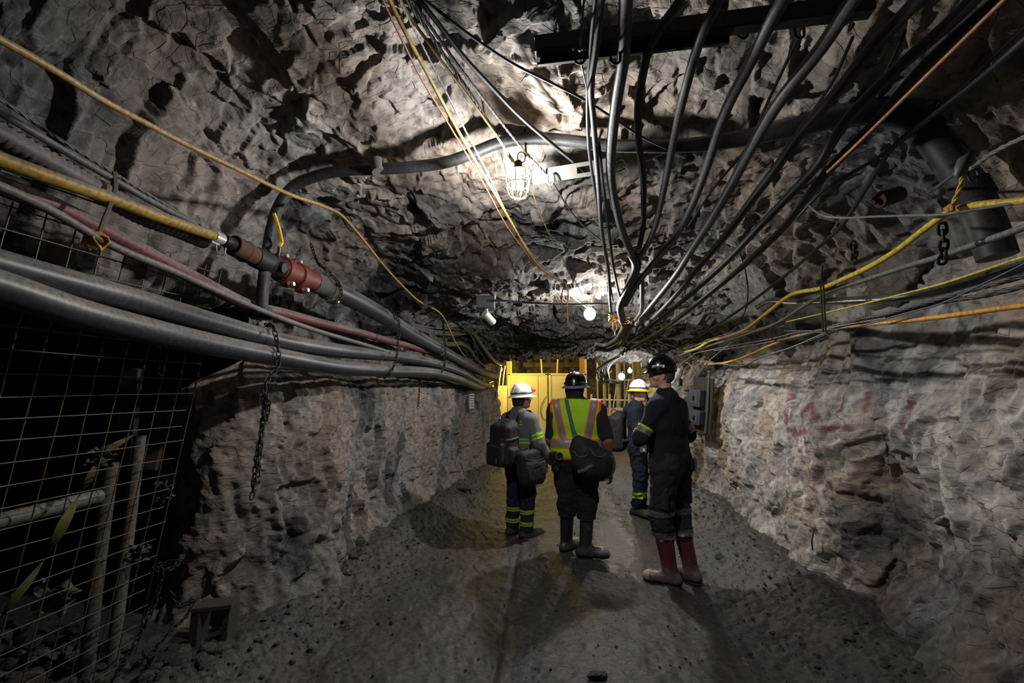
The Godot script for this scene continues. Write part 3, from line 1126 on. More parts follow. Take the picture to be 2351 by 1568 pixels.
func build_arch_pipe() -> void:
	var o := thing("arch_pipe", "big black pipe arching over the drift under the roof", "pipe")
	var pl: Array = [L(600, 722, 0.22), L(604, 660, 0.22), L(612, 600, 0.2), L(624, 525, 0.2), L(640, 475, 0.24)]
	var pr := [D(2290, 590, 2.1), D(2262, 510, 2.12), D(2230, 440, 2.14), D(2178, 366, 2.17), D(2118, 296, 2.2)]
	pr.reverse()
	var mid := [D(672, 430, 2.86), D(730, 403, 2.83), D(800, 391, 2.8), D(870, 388, 2.77), D(950, 383, 2.74), D(1030, 371, 2.71), D(1090, 350, 2.69), D(1140, 330, 2.67), D(1200, 319, 2.65), D(1260, 319, 2.63), D(1330, 326, 2.6), D(1400, 334, 2.58), D(1480, 336, 2.56), D(1570, 334, 2.54), D(1700, 318, 2.52), D(1850, 284, 2.4), D(1950, 262, 2.32), D(2045, 262, 2.25)]
	var all := pl + mid + pr
	part("pipe_run", tube_mesh(all, func(_d, f): return lerpf(0.036, 0.075, smoothstep(0.55, 0.95, f)), 20, 0.05, dust(Color(0.030, 0.030, 0.032), DUST, 0.6)), M.cable, o)
	for q in [[868, 386, 2.77]]:
		var c := D(q[0], q[1], q[2])
		part("clip", tube_mesh([c + Vector3(-0.012, 0.05, 0), c + Vector3(0.012, -0.04, 0.02)], 0.043, 14, 0.1), M.dusty_steel, o)
	for e in [[2230, 440, 2.14], [2118, 296, 2.2]]:
		var i := all.find(D(e[0], e[1], e[2]))
		if i > 0 and i < all.size() - 1:
			var d: Vector3 = (all[i + 1] - all[i - 1]).normalized()
			part("joint_collar", sleeve(all[i] - d * 0.05, all[i] + d * 0.05, 0.083, 0.083), M.rubber, o)
	var a: Vector3 = pl[0]
	part("flange", sleeve(a + Vector3(0, 0.015, 0), a + Vector3(0, 0.045, 0), 0.058, 0.058, 20), M.steel, o)
	part("flange", sleeve(a + Vector3(0, -0.03, 0), a + Vector3(0, 0.005, 0), 0.066, 0.066, 8), M.steel, o)
	# the ball valve with its yellow lever stands on the air main beside the arch pipe
	var v := thing("valve_lever", "bright yellow valve lever beside the foot of the black arch pipe", "valve", L(638, 590, 0.27))
	var pts := []
	for q in [[641, 566], [647, 556], [644, 540], [639, 520], [633, 502], [629, 490]]:
		pts.append(L(q[0], q[1], 0.3) - v.position)
	var st := st_new()
	st.set_smooth_group(-1)
	for i in range(1, pts.size() - 1):
		bar(st, pts[i], pts[i + 1] + (pts[i + 1] - pts[i]) * 0.1, 0.022, 0.012, 0.004)
	bar(st, pts[0], pts[1], 0.026, 0.012, 0.004)
	st.generate_normals()
	part("lever", st.commit(), M.yellow_plastic, v)
	part("lever_neck", bar_mesh(Vector3(0, 0.0, 0.0), pts[0], 0.022, 0.008), M.bright_metal, v)
	part("stem", sleeve(Vector3(0, -0.03, -0.02), Vector3(0, 0.015, 0.01), 0.016, 0.016, 8), M.steel, v)
	part("valve_body", sleeve(Vector3(-0.035, -0.05, -0.02), Vector3(0.035, -0.065, -0.02), 0.036, 0.036, 16), M.steel, v)


func chain_thing(called: String, label: String, pts: Array, link: float, wire: float, group := "") -> Node3D:
	var o := thing(called, label, "chain", pts[0], group)
	var mesh := torus_mesh(link * 0.28, wire, link * 0.24, 12, 6)
	var path := smooth_path(pts, 0.01)
	var pitch := link * 0.76
	var d := 0.0
	var due := 0.0
	var n := 0
	for i in range(1, path.size()):
		d += path[i].distance_to(path[i - 1])
		if d >= due and n < 290:
			due += pitch
			var t := (path[mini(i + 3, path.size() - 1)] - path[maxi(i - 3, 0)]).normalized()
			var x := t.cross(Vector3.FORWARD if absf(t.z) < 0.9 else Vector3.RIGHT).normalized()
			var b := Basis(x, t, x.cross(t)).rotated(t, (PI / 2 if n % 2 else 0.0) + 0.6 + 0.25 * sin(n * 1.7))
			var l := part("link", mesh, M.chain, o)
			l.transform = Transform3D(b, path[i] - pts[0])
			n += 1
	return o


func build_chains() -> void:
	chain_thing("chain", "chain looped over the two lowest pipes and hanging down the left wall", via([[610, 746, 0.24], [628, 752, 0.34], [634, 775, 0.37], [638, 800, 0.37], [640, 825, 0.38], [636, 845, 0.38], [622, 862, 0.38], [610, 880, 0.38], [607, 905, 0.38]], lft(0.4)), 0.042, 0.0042, "hanging chains on the left wall")
	chain_thing("chain", "longest hanging chain end, dropping straight down the left wall", via([[607, 900], [604, 960], [597, 1010], [588, 1060], [584, 1100], [579, 1138]], lft(0.36)), 0.044, 0.0046, "hanging chains on the left wall")
	chain_thing("chain", "short chain end doubled beside the longest hanging chain", via([[612, 905], [607, 950], [600, 1010], [594, 1060], [592, 1098]], lft(0.35)), 0.042, 0.0042, "hanging chains on the left wall")
	chain_thing("chain", "stub of chain hanging right of the longest chain end", via([[612, 912], [617, 930], [614, 955], [611, 968]], lft(0.37)), 0.04, 0.004, "hanging chains on the left wall")
	chain_thing("chain", "chain sling around the big grey pipe and the two pipes below it", via([[842, 655, 0.03], [862, 680, 0.1], [886, 706, 0.2], [905, 722, 0.3], [915, 738, 0.33], [916, 760, 0.35], [913, 790, 0.36], [911, 815, 0.38], [905, 838, 0.38], [896, 855, 0.37], [882, 868, 0.3]], lft(0.3)), 0.045, 0.005)
	chain_thing("chain", "far chain sling hanging from the roof around the grey pipes", via([[1016, 690, 0.1], [1016, 730, 0.2], [1020, 770, 0.32], [1022, 800, 0.33], [1021, 830, 0.35], [1015, 852, 0.36], [1003, 870, 0.3]], lft(0.3)), 0.05, 0.0058)
	chain_thing("chain", "loose chain wrapped on the flange of the big grey pipe", via([[714, 562, 0.02], [724, 590, 0.08], [736, 610, 0.2], [752, 622, 0.3], [770, 640, 0.33], [783, 662, 0.33], [782, 682, 0.33], [768, 692, 0.33]], lft(0.3)), 0.04, 0.004)
	chain_thing("chain", "thin chain hanging against the left wall below the far end of the pipes", via([[964, 870], [962, 900], [960, 935]], lft(0.16)), 0.045, 0.0045)
	# the yellow rope knot on the conduit
	var k := thing("rope_tie", "frayed yellow rope tie knotted round the grey conduit at left", "rope", L(222, 545, 0.3))
	for i in 6:
		var pts := []
		for j in 13:
			var a := TAU * j / 12.0
			pts.append(Vector3(0.012 * sin(a * 2.0 + i) + 0.012 * (i - 2.5) * 0.6, 0.03 * cos(a + i * 0.2) - 0.004 * i, 0.028 * sin(a + i * 0.2)))
		part("coil", tube_mesh(pts, 0.005, 6, 0.02), M.rope_yellow, k)
	for i in 3:
		part("tail", tube_mesh([Vector3(-0.005 * i, -0.01, 0.03), Vector3(-0.01 - 0.008 * i, -0.035, 0.035), Vector3(-0.018 * i + 0.01, -0.06 + 0.008 * i, 0.03)], 0.003, 5, 0.02), M.rope_yellow, k)
	var sp := thing("rope_tie", "greenish rope strap hanging the yellow hose from the grey cable", "rope", L(262, 402, 0.24))
	for i in 3:
		part("strand", tube_mesh([L(266 - i * 3, 395, 0.24) - sp.position, L(268 - i * 3, 430, 0.27) - sp.position, L(256 - i * 3, 470, 0.3) - sp.position, L(238 - i * 3, 515, 0.31) - sp.position, L(228 - i * 2, 540, 0.31) - sp.position], 0.005, 6, 0.03), M.rope_grey, sp)


func build_cables() -> void:
	# lines that run to the lamp from the upper left
	run("orange_wire", "thin orange wire leftmost of the lines slanting to the lamp", "wire", via([[845, -80], [879, 0], [922, 90], [967, 180], [1018, 265], [1061, 337], [1115, 430], [1164, 520], [1200, 570], [1240, 618], [1296, 652]], cel(0.42)), 0.0045, Color(0.45, 0.17, 0.09), 0.3)
	run("yellow_line", "thickest yellow cord slanting past the left of the lamp", "cord", via([[860, -80], [894, 0], [930, 73], [971, 150], [1016, 235], [1061, 317], [1127, 430], [1181, 523], [1211, 576], [1247, 620], [1297, 651]], cel(0.41)), 0.0085, Color(0.50, 0.34, 0.08), 0.3)
	wire_rope("white_rope", "pale twisted rope beside the thick yellow cord", via([[880, -80], [916, 0], [950, 66], [984, 133], [1026, 215], [1067, 297], [1117, 393], [1174, 510], [1215, 575], [1255, 620], [1298, 650]], cel(0.40)), 0.0055, Color(0.40, 0.39, 0.37))
	run("slanting_wire", "olive yellow cord that ends at the socket of the nearest lamp", "cord", via([[888, -60, 0.36], [924, 10, 0.36], [997, 117, 0.37], [1084, 233, 0.39], [1137, 307, 0.4]], cel(0.4)) + [D(1181, 373, 2.5), D(1192, 388, 2.5)], 0.0065, Color(0.30, 0.22, 0.07), 0.3)
	wire_rope("black_rope", "black braided rope tied next to the lamp cord", via([[895, -60], [934, 0], [985, 75], [1037, 153], [1080, 215], [1121, 280], [1177, 370]], cel(0.38)), 0.009, Color(0.035, 0.035, 0.035))
	wire_rope("knotted_rope", "dark rope knotted onto the pale steel strap", via([[910, -60], [951, 7], [1005, 85], [1061, 163], [1122, 243], [1184, 323], [1225, 370], [1264, 410]], cel(0.37)), 0.0075, Color(0.05, 0.048, 0.046))
	run("black_cable", "thick black cable passing behind the pale steel strap", "cable", via([[920, -60], [964, 0], [1015, 66], [1067, 133], [1125, 195], [1184, 257], [1255, 320], [1324, 377], [1352, 402]], cel(0.33)), 0.0105, Color(0.028, 0.028, 0.03), 0.35)
	run("dark_cable", "slender dark cable crossing rightwards over the bright roof", "cable", via([[930, -30], [974, 0], [1074, 77], [1184, 150], [1265, 190], [1347, 232], [1394, 262], [1484, 320], [1540, 345]], cel(0.3)), 0.007, Color(0.04, 0.04, 0.04), 0.4)
	run("slack_line", "thin dark line hanging from the knot on the strap to the far roof", "line", via([[1264, 412], [1272, 424], [1300, 470], [1334, 513], [1365, 540], [1392, 562]], cel(0.36)), 0.0055, Color(0.06, 0.055, 0.05), 0.4)
	run("yellow_string", "thin yellow string hanging below the lamp to the second lamp", "string", via([[1222, 440], [1240, 490], [1262, 540], [1290, 590], [1315, 635], [1340, 682]], cel(0.32)), 0.0032, Color(0.32, 0.22, 0.08), 0.3)
	for q in [["orange cord dropping from the roof knot at the end of the lamp lines", 1304, Color(0.42, 0.22, 0.05), 0.007], ["dark cord dropping beside the orange cord at the roof knot", 1291, Color(0.05, 0.05, 0.05), 0.006]]:
		var a := C(1298, 651, 0.4)
		var b := D(q[1], 740, -a.z)
		run("hanging_wire", q[0], "cord", [a, D(q[1], 668, -a.z), D(q[1] - 1, 700, -a.z), b], q[3], q[2], 0.2)
	run("lamp_string", "pale cord holding the second lamp from the left", "cord", [C(1297, 651, 0.35), D(1325, 690, 5.3), D(1347, 706, 5.42)], 0.006, Color(0.4, 0.38, 0.34), 0.3)
	run("lamp_string", "yellowish cord holding the second lamp from the right", "cord", [D(1368, 672, 5.42), D(1362, 690, 5.42), D(1356, 706, 5.42)], 0.006, Color(0.42, 0.32, 0.12), 0.3)
	# heavy cables that hang under the roof and gather at the far knot
	var blk := Color(0.030, 0.030, 0.032)
	var gr := Color(0.085, 0.085, 0.088)
	run("power_cable", "slim paired grey cable hanging straight down past the left of the thick pale cables", "cable", via([[1386, -90], [1381, 0], [1370, 100], [1357, 200], [1362, 270], [1367, 333], [1374, 420], [1381, 523], [1397, 623], [1401, 690], [1403, 715]], cel(0.5)), 0.014, gr * 1.2, 0.5)
	run("power_cable", "slim dark cable tied close beside the paired grey cable", "cable", via([[1370, -90], [1366, 0], [1357, 100], [1350, 200], [1352, 333], [1371, 467], [1386, 560], [1399, 640], [1407, 690]], cel(0.47)), 0.009, blk, 0.4)
	run("power_cable", "third slim dark cable hanging behind the paired grey cable", "cable", via([[1374, 330], [1384, 420], [1397, 523], [1408, 610], [1418, 660], [1426, 690]], cel(0.47)), 0.011, blk, 0.4)
	run("power_cable", "thick pale grey dusty cable just left of the ribbed conduit", "cable", via([[1442, -90], [1437, 0], [1431, 133], [1418, 215], [1407, 300], [1402, 400], [1415, 480], [1432, 540], [1452, 585]], cel(0.5)), 0.026, gr * 1.3, 0.75, "", "cable", 16)
	run("cable_trunk", "thick black cable trunk where the hanging cables join above the second lamp", "cable", via([[1449, 578], [1460, 600], [1452, 640], [1440, 668], [1425, 700], [1430, 735]], cel(0.48)), 0.04, blk, 0.4, "", "cable", 16)
	var rib := func(d, _f): return 0.0165 + 0.0022 * sin(d * TAU / 0.014)
	run("ribbed_conduit", "ribbed dark conduit winding down between the thick pale cable and the smooth one", "conduit", via([[1590, -70], [1561, 0], [1511, 73], [1488, 120], [1477, 167], [1466, 233], [1467, 333], [1476, 400], [1478, 460], [1476, 523], [1468, 566]], cel(0.48)), rib, Color(0.06, 0.06, 0.065), 0.6, "", "cable", 12, 0.0035)
	run("power_cable", "smooth dark cable right of the ribbed conduit", "cable", via([[1690, -90], [1651, 0], [1620, 60], [1601, 110], [1575, 200], [1551, 300], [1534, 385], [1517, 467], [1502, 525], [1484, 566], [1466, 592]], cel(0.5)), 0.02, gr * 0.9, 0.55)
	run("power_cable", "thick dark cable second to the right of the ribbed conduit", "cable", via([[1850, -80], [1798, 0], [1728, 133], [1668, 250], [1628, 367], [1588, 473], [1552, 540], [1500, 605], [1472, 640], [1436, 700]], cel(0.5)), 0.024, gr * 0.7, 0.6)
	run("power_cable", "thick cable with a dusty pale upper side, third right of the ribbed conduit", "cable", via([[2030, -100], [1958, 0], [1885, 110], [1801, 217], [1728, 333], [1678, 427], [1628, 512], [1590, 570], [1557, 623], [1501, 696], [1462, 745]], cel(0.5)), 0.027, gr * 0.75, 0.65)
	run("power_cable", "thick black cable fourth right of the ribbed conduit, in deep shade", "cable", via([[2170, -80], [2088, 20], [2001, 110], [1925, 207], [1845, 297], [1790, 375], [1735, 447], [1680, 523], [1607, 610], [1540, 690], [1470, 760]], cel(0.48)), 0.025, blk, 0.5)
	run("power_cable", "thick black cable fifth right of the ribbed conduit", "cable", via([[2290, -60], [2201, 33], [2068, 150], [1951, 267], [1878, 377], [1811, 450], [1741, 523], [1685, 583], [1568, 690], [1500, 745], [1440, 790]], cel(0.46)), 0.025, blk, 0.5)
	run("power_cable", "thick black cable nearest the orange rod under the roof", "cable", via([[2330, -30], [2240, 45], [2135, 140], [2018, 273], [1901, 393], [1851, 455], [1800, 520], [1740, 580], [1640, 665], [1568, 722], [1500, 770], [1450, 800]], cel(0.44)), 0.025, blk * 1.2, 0.5)
	run("power_cable", "slender black cable outermost below the orange rod", "cable", via([[2400, 50], [2250, 180], [2150, 258], [2061, 327], [1990, 430], [1928, 523], [1888, 560], [1755, 670], [1651, 743], [1560, 795], [1500, 815]], cel(0.42)), 0.013, blk, 0.4)
	run("power_cable", "slender dark cable parallel to the outermost one, nearer the wall", "cable", via([[2400, 20], [2290, 120], [2195, 215], [2101, 300], [2010, 365], [1900, 430], [1830, 500]], cel(0.4)), 0.010, blk * 1.3, 0.4)
	for q in [["thin dark line between the first two thick dark cables", [[1832, 90], [1800, 155], [1760, 240], [1720, 330], [1640, 430], [1580, 520]]], ["thin dark line between the third and fourth thick cables", [[1958, 85], [1910, 190], [1860, 265], [1800, 360], [1740, 440]]], ["thin dark line right of the fourth thick cable", [[2078, 70], [2042, 150], [1980, 240], [1900, 320]]]]:
		run("thin_line", q[0], "line", via(q[1], cel(0.38)), 0.007, blk * 1.4, 0.4)
	run("orange_rod", "long thin orange rod running up to the top right corner", "rod", via([[2390, -80], [2305, 0], [2202, 101], [2101, 200], [2025, 275], [1951, 347], [1900, 395]], cel(0.62)), 0.007, Color(0.36, 0.18, 0.11), 0.35)
	# past the knot
	for q in [["left strand of the cable bundle curving down past the far knot", [[1436, 735], [1425, 762], [1408, 783], [1385, 793], [1368, 790]], 0.026, gr], ["thickest strand of the cable bundle curving down past the far knot", [[1448, 748], [1436, 775], [1418, 795], [1395, 803], [1370, 800]], 0.034, gr], ["middle strand of the cable bundle past the far knot", [[1442, 742], [1424, 772], [1404, 790], [1380, 798], [1366, 795]], 0.024, gr * 0.8], ["short thick pale strand right of the far knot", [[1500, 712], [1486, 724], [1464, 742], [1440, 748], [1425, 735]], 0.03, gr * 1.2], ["dark strand hanging right of the far knot", [[1474, 640], [1474, 680], [1472, 715], [1455, 740]], 0.022, blk]]:
		run("bundle_strand", q[0], "cable", via(q[1], cel(0.42)), q[2], q[3], 0.5, "", "cable", 12)
	for i in 9:
		var x0 := 1590.0 - 12 * i
		var y0 := 742.0 + 7.0 * i
		run("bundle_cable", ["black cable uppermost in the fan of far cables at right", "black cable second in the fan of far cables at right", "black cable third in the fan of far cables at right", "thin cable fourth in the fan of far cables at right", "thin cable fifth in the fan of far cables at right", "cable sixth in the fan of far cables at right", "cable seventh in the fan of far cables at right", "cable eighth in the fan of far cables at right", "cable lowest in the fan of far cables at right"][i], "cable", [C(x0, y0 - 20, 0.34), D(x0 - 60, y0 + 8, 6.3 + 0.1 * i), D(1478 - 7 * i, 786 + 4 * i, 7.2 + 0.1 * i), D(1432 - 6 * i, 812 + 3 * i, 8.6), D(1402 - 4 * i, 836 + 2 * i, 9.6), D(1392 - 3 * i + 6 * (i % 3), 862 + 3 * (i % 4), 10.6), D(1386 + 5 * i, 880, 12.5)], [0.022, 0.02, 0.018, 0.012, 0.012, 0.018, 0.016, 0.02, 0.02][i], blk * (1.0 + 0.15 * (i % 3)), 0.4)
	for q in [[1408, 738, "yellow rope tie with a loose loop at the far cable knot"], [1436, 742, "yellow rope tie wound lower right on the far cable knot"]]:
		var k := thing("rope_tie", q[2], "rope", C(q[0], q[1] - 8, 0.46))
		for i in 5:
			var pts := []
			for j in 13:
				var a := TAU * j / 12.0
				pts.append(Vector3(0.052 * cos(a), 0.018 * (i - 2) * 0.7 + 0.02 * sin(a + i), 0.05 * sin(a)))
			part("coil", tube_mesh(pts, 0.006, 6, 0.05), M.rope_yellow, k)
		if q[0] == 1408:
			part("loop", tube_mesh([Vector3(0, 0, 0.05), Vector3(-0.012, -0.07, 0.05), Vector3(0, -0.16, 0.05), Vector3(0.018, -0.15, 0.05), Vector3(0.02, -0.06, 0.05), Vector3(0.01, 0, 0.05)], 0.006, 6, 0.02), M.rope_yellow, k)
			part("snap_hook", sleeve(Vector3(0.004, -0.16, 0.05), Vector3(0.006, -0.21, 0.05), 0.008, 0.008, 8), M.bright_metal, k)
	# along the right wall
	run("yellow_hose", "thick yellow hose sagging along the right wall", "hose", via([[2480, 420], [2351, 460], [2262, 468], [2185, 484], [2128, 522], [2066, 570], [2001, 610], [1945, 637], [1891, 660], [1818, 676], [1765, 715], [1711, 756], [1670, 772], [1631, 783], [1600, 800], [1572, 808]], rgt(0.42)), 0.0135, Color(0.60, 0.46, 0.05), 0.25)
	run("grey_hose", "grey hose just below the thick yellow hose on the right wall", "hose", via([[2480, 470], [2351, 522], [2260, 554], [2168, 586], [2080, 612], [1980, 645], [1901, 670], [1850, 700], [1791, 738], [1720, 765], [1640, 790], [1560, 815]], rgt(0.38)), 0.0125, Color(0.13, 0.125, 0.12), 0.5)
	run("black_pipe", "glossy black pipe along the right wall with a bright sheen", "pipe", via([[2480, 570], [2351, 612], [2250, 640], [2160, 666], [2068, 682], [1980, 689], [1901, 692], [1820, 694], [1770, 690], [1740, 705]], rgt(0.3)), 0.024, Color(0.03, 0.03, 0.032), 0.3, "", "gloss", 16)
	run("yellow_wire", "thin bright yellow wire along the black pipe on the right wall", "wire", via([[2480, 560], [2351, 590], [2260, 620], [2168, 650], [2085, 672], [2001, 693], [1900, 717], [1801, 740], [1700, 765], [1568, 800]], rgt(0.36)), 0.005, Color(0.60, 0.52, 0.05), 0.2)
	wire_rope("steel_rope", "upper black twisted steel rope under the yellow wire on the right wall", via([[2480, 600], [2351, 634], [2220, 668], [2101, 702], [2030, 722], [1961, 735], [1880, 760]], rgt(0.34)), 0.011, Color(0.05, 0.05, 0.05))
	wire_rope("steel_rope", "lower black twisted steel rope, drooping over the orange pipe", via([[2480, 620], [2351, 657], [2260, 678], [2168, 692], [2068, 716], [1968, 742], [1850, 785]], rgt(0.32)), 0.011, Color(0.05, 0.05, 0.05))
	run("blue_wire", "thin blue wire crossing the steel ropes on the right wall", "wire", via([[2420, 570], [2335, 614], [2250, 655], [2168, 694], [2068, 722], [1990, 745], [1905, 757], [1800, 760]], rgt(0.38)), 0.0036, Color(0.07, 0.08, 0.17), 0.2)
	run("orange_pipe", "orange hose lowest along the right wall", "hose", via([[2480, 684], [2351, 701], [2275, 711], [2201, 722], [2120, 732], [2035, 741], [1965, 748], [1901, 756], [1835, 770], [1768, 793], [1720, 815], [1668, 832], [1618, 836]], rgt(0.33)), 0.0115, Color(0.62, 0.30, 0.03), 0.2)
	for i in 9:
		var w: Array = [
			["pale cable below the orange hose, curving down to the wall", [[1900, 762], [1818, 797], [1741, 823], [1711, 838], [1660, 836], [1601, 828]]],
			["thin grey cable from the yellow strap to the far wall corner", [[1893, 763], [1840, 762], [1780, 776], [1700, 790], [1590, 812]]],
			["thin grey cable running above the orange hose towards the far corner", [[2035, 730], [1930, 748], [1840, 770], [1740, 790], [1640, 805]]],
			["pale wire crossing under the thick yellow hose near the far corner", [[1800, 748], [1740, 756], [1690, 762], [1640, 775], [1575, 802]]],
			["thin pale wire nearest the helmet of the right worker", [[1690, 752], [1640, 788], [1600, 810], [1560, 838]]],
			["grey wire steeply slanting down to the electrical boxes", [[1700, 770], [1650, 810], [1622, 835], [1600, 865]]],
			["short dark wire looping below the far wall corner", [[1640, 832], [1610, 828], [1590, 838], [1565, 850]]],
			["thin grey cable strung level across the rock from the black cables", [[1855, 470, 0.5], [1885, 493, 0.5], [1918, 499, 0.5], [2010, 497, 0.5], [2100, 494, 0.5], [2168, 492, 0.5], [2260, 478, 0.45], [2351, 462, 0.42]]],
			["thin dark wire hanging in a long loop from the black cables to the wall", [[1690, 560, 0.6], [1705, 600, 0.5], [1717, 660, 0.4], [1712, 710, 0.35], [1695, 745, 0.35]]]][i]
		run("side_wire", w[0], "wire", via(w[1], rgt(0.35)), 0.0055, Color(0.16, 0.15, 0.14) if i not in [6, 8] else blk, 0.4)
	var rg := thing("wire_ring", "rusty wire ring hanging under the far end of the thick yellow hose", "ring", R(1791, 763, 0.4))
	part("ring", torus_mesh(0.068, 0.004, 0.0, 24, 6), M.rust, rg).rotation = Vector3(0.2, -0.3, 0)
	var st := thing("yellow_strap", "yellow webbing strap holding the right wall cables together", "strap", R(1888, 700, 0.45))
	for i in 2:
		part("webbing", bar_mesh(R(1884 + 6 * i, 655, 0.44) - st.position, R(1890 + 6 * i, 763, 0.44) - st.position, 0.011, 0.003), M.strap_yellow, st)
	part("hanger_hook", tube_mesh([R(1888, 610, 0.4) - st.position, R(1887, 635, 0.42) - st.position, R(1888, 656, 0.44) - st.position], 0.005, 6, 0.03), M.steel, st)
	var rp := wire_rope("yellow_rope", "yellow rope tying the thick yellow hose up to the turnbuckle", [R(2213, 398, 0.5), R(2206, 425, 0.48), R(2196, 452, 0.47), R(2183, 478, 0.45)], 0.009, Color(0.5, 0.34, 0.04))
	part("knot", tube_mesh([Vector3(R(2183, 478, 0.45)) + Vector3(-0.02, 0.0, 0), R(2180, 484, 0.47), R(2176, 478, 0.47), R(2184, 472, 0.47), R(2188, 484, 0.47)], 0.009, 6, 0.01), M.rope_yellow, rp)
	wire_rope("stay_rope", "grey stay rope from the turnbuckle to the right edge", [R(2480, 265, 0.55), R(2351, 315, 0.53), R(2290, 345, 0.52), R(2228, 388, 0.5)], 0.008, Color(0.14, 0.14, 0.135))
	var tb := thing("turnbuckle", "grey turnbuckle hook at the end of the stay rope", "hook", R(2213, 380, 0.5))
	part("body", lathe_mesh([Vector2(0, -0.05), Vector2(0.012, -0.045), Vector2(0.024, -0.01), Vector2(0.026, 0.02), Vector2(0.012, 0.05), Vector2(0, 0.055)], 14), M.grey_paint, tb).rotation.z = -0.6
	part("hook", torus_mesh(0.018, 0.004, 0.008, 14, 6), M.grey_paint, tb).position = Vector3(0.03, -0.035, 0.0)
	run("stay_rod", "dark rod from the turnbuckle down to the rock bolt", "rod", [R(2207, 388, 0.48), R(2180, 408, 0.4), R(2150, 430, 0.2), R(2135, 440, 0.0)], 0.007, Color(0.06, 0.06, 0.06), 0.3)
	for q in [[2163, 520, 605, "black chain and shackle hanging from the roof right of the yellow hose"], [1958, 560, 600, "small black shackle hanging on the outermost slender cables"]]:
		chain_thing("chain", q[3], [R(q[0], q[1], 0.5), R(q[0] + 4, (q[1] + q[2]) * 0.5, 0.48), R(q[0], q[2], 0.45)], 0.045, 0.006)
	var rb := thing("rock_bolt", "stubby rusty rock bolt end sticking out of the right roof", "bolt", R(2045, 452, 0.02))
	part("bolt_sleeve", sleeve(Vector3(0.06, 0.02, 0), Vector3(-0.09, -0.03, 0.02), 0.045, 0.05, 14), M.rust, rb)
	part("bolt_core", sleeve(Vector3(-0.08, -0.028, 0.02), Vector3(-0.13, -0.045, 0.028), 0.018, 0.018, 8), M.steel, rb)
	build_beam()


func build_beam() -> void:
	var a := D(1228, 100, 1.74)
	var b := D(2010, 2, 1.5)
	var o := thing("roof_beam", "black steel channel beam across the roof holding the cable hooks", "beam", a)
	var d := (b - a)
	part("web", bar_mesh(Vector3.ZERO, d, 0.065, 0.014), M.black_steel, o)
	var fl := bar_mesh(Vector3(0, -0.03, -0.02), d + Vector3(0, -0.03, -0.02), 0.012, 0.05)
	part("flange", fl, M.black_steel, o)
	part("flange", bar_mesh(Vector3(0, 0.03, -0.02), d + Vector3(0, 0.03, -0.02), 0.012, 0.05), M.black_steel, o)
	part("bracket_leg", bar_mesh(Vector3(0.012, -0.03, 0), Vector3(0.016, -0.075, 0.004), 0.014, 0.03), M.black_steel, o)
	var sub := bar_mesh(d * 0.01 + Vector3(0, -0.048, -0.05), d * 0.62 + Vector3(0, -0.048, -0.05), 0.03, 0.02)
	part("lower_rail", sub, M.black_steel, o)
	for q in [[1331, 128], [1413, 128], [1560, 95], [1705, 70], [1835, 70]]:
		var h := thing("shackle", {1331: "steel shackle leftmost under the roof beam", 1413: "steel shackle behind the thick pale cable under the roof beam", 1560: "steel shackle third from the left under the roof beam", 1705: "steel shackle fourth from the left under the roof beam", 1835: "steel shackle rightmost under the roof beam"}[q[0]], "shackle", D(q[0], q[1], 1.66))
		part("bow", torus_mesh(0.019, 0.0055, 0.014, 16, 8), M.steel, h)
		part("pin", sleeve(Vector3(-0.03, 0.03, 0), Vector3(0.03, 0.03, 0), 0.005, 0.005, 8), M.steel, h)
	wire_rope("hook_rope", "grey twisted rope hanging down to the leftmost shackle", [D(1352, -60, 1.6), D(1341, 0, 1.63), D(1336, 60, 1.65), D(1331, 118, 1.66)], 0.006, Color(0.16, 0.155, 0.15))
	run("tie_wire", "thin tie wire from the leftmost shackle down to the slim cables", "wire", [D(1333, 140, 1.66), D(1341, 175, 1.75), D(1348, 207, 1.85)], 0.0035, Color(0.1, 0.1, 0.1), 0.3)
	# the pale steel strap lit by the lamp
	var s0 := D(1222, 408, 2.68)
	var s1 := D(1393, 381, 2.5)
	var sp := thing("steel_strap", "pale dusty perforated steel strap beside the lamp", "strap", s0)
	var v := s1 - s0
	var st := st_new()
	st.set_smooth_group(-1)
	var n := v.normalized()
	var u := Vector3(0, 0.85, 0.35).normalized()
	u = (u - n * u.dot(n)).normalized()
	for q in [[0.0, 0.62, -0.042, 0.042], [0.80, 1.0, -0.042, 0.042], [0.62, 0.80, 0.018, 0.042], [0.62, 0.80, -0.042, -0.018]]:
		var c: Vector3 = v * ((q[0] + q[1]) * 0.5) + u * (q[2] + q[3]) * 0.5
		add_box(st, Transform3D(Basis(n, u, n.cross(u)), c), Vector3(v.length() * (q[1] - q[0]), q[3] - q[2], 0.006), 0.001)
	st.generate_normals()
	part("perforated_plate", st.commit(), M.strap_steel, sp)
	part("knot", torus_mesh(0.02, 0.006, 0.012, 14, 6), M.rope_grey, sp).position = D(1264, 412, 2.6) - s0
	part("hanger_rod", sleeve(D(1208, 360, 2.62) - s0, D(1204, 280, 2.66) - s0, 0.006, 0.006, 8), M.steel, sp)
	# square bolt plate on the roof
	for q in [[1232, 207, "square rusty bolt plate on the brightly lit roof"]]:
		var bp := thing("bolt_plate", q[2], "plate", C(q[0], q[1], 0.10))
		part("plate", box_mesh(Vector3(0.15, 0.012, 0.15), 0.003), M.timber, bp)
		part("bolt", sleeve(Vector3(0, -0.05, 0), Vector3(0, 0.02, 0), 0.012, 0.012, 8), M.steel, bp)
		part("bolt_nut", sleeve(Vector3(0, -0.026, 0), Vector3(0, -0.004, 0), 0.022, 0.022, 6), M.steel, bp)
		bp.rotation = Vector3(0.15, 0.4, 0.1)


# ---------------------------------------------------------------- the steel screen and what stands behind it

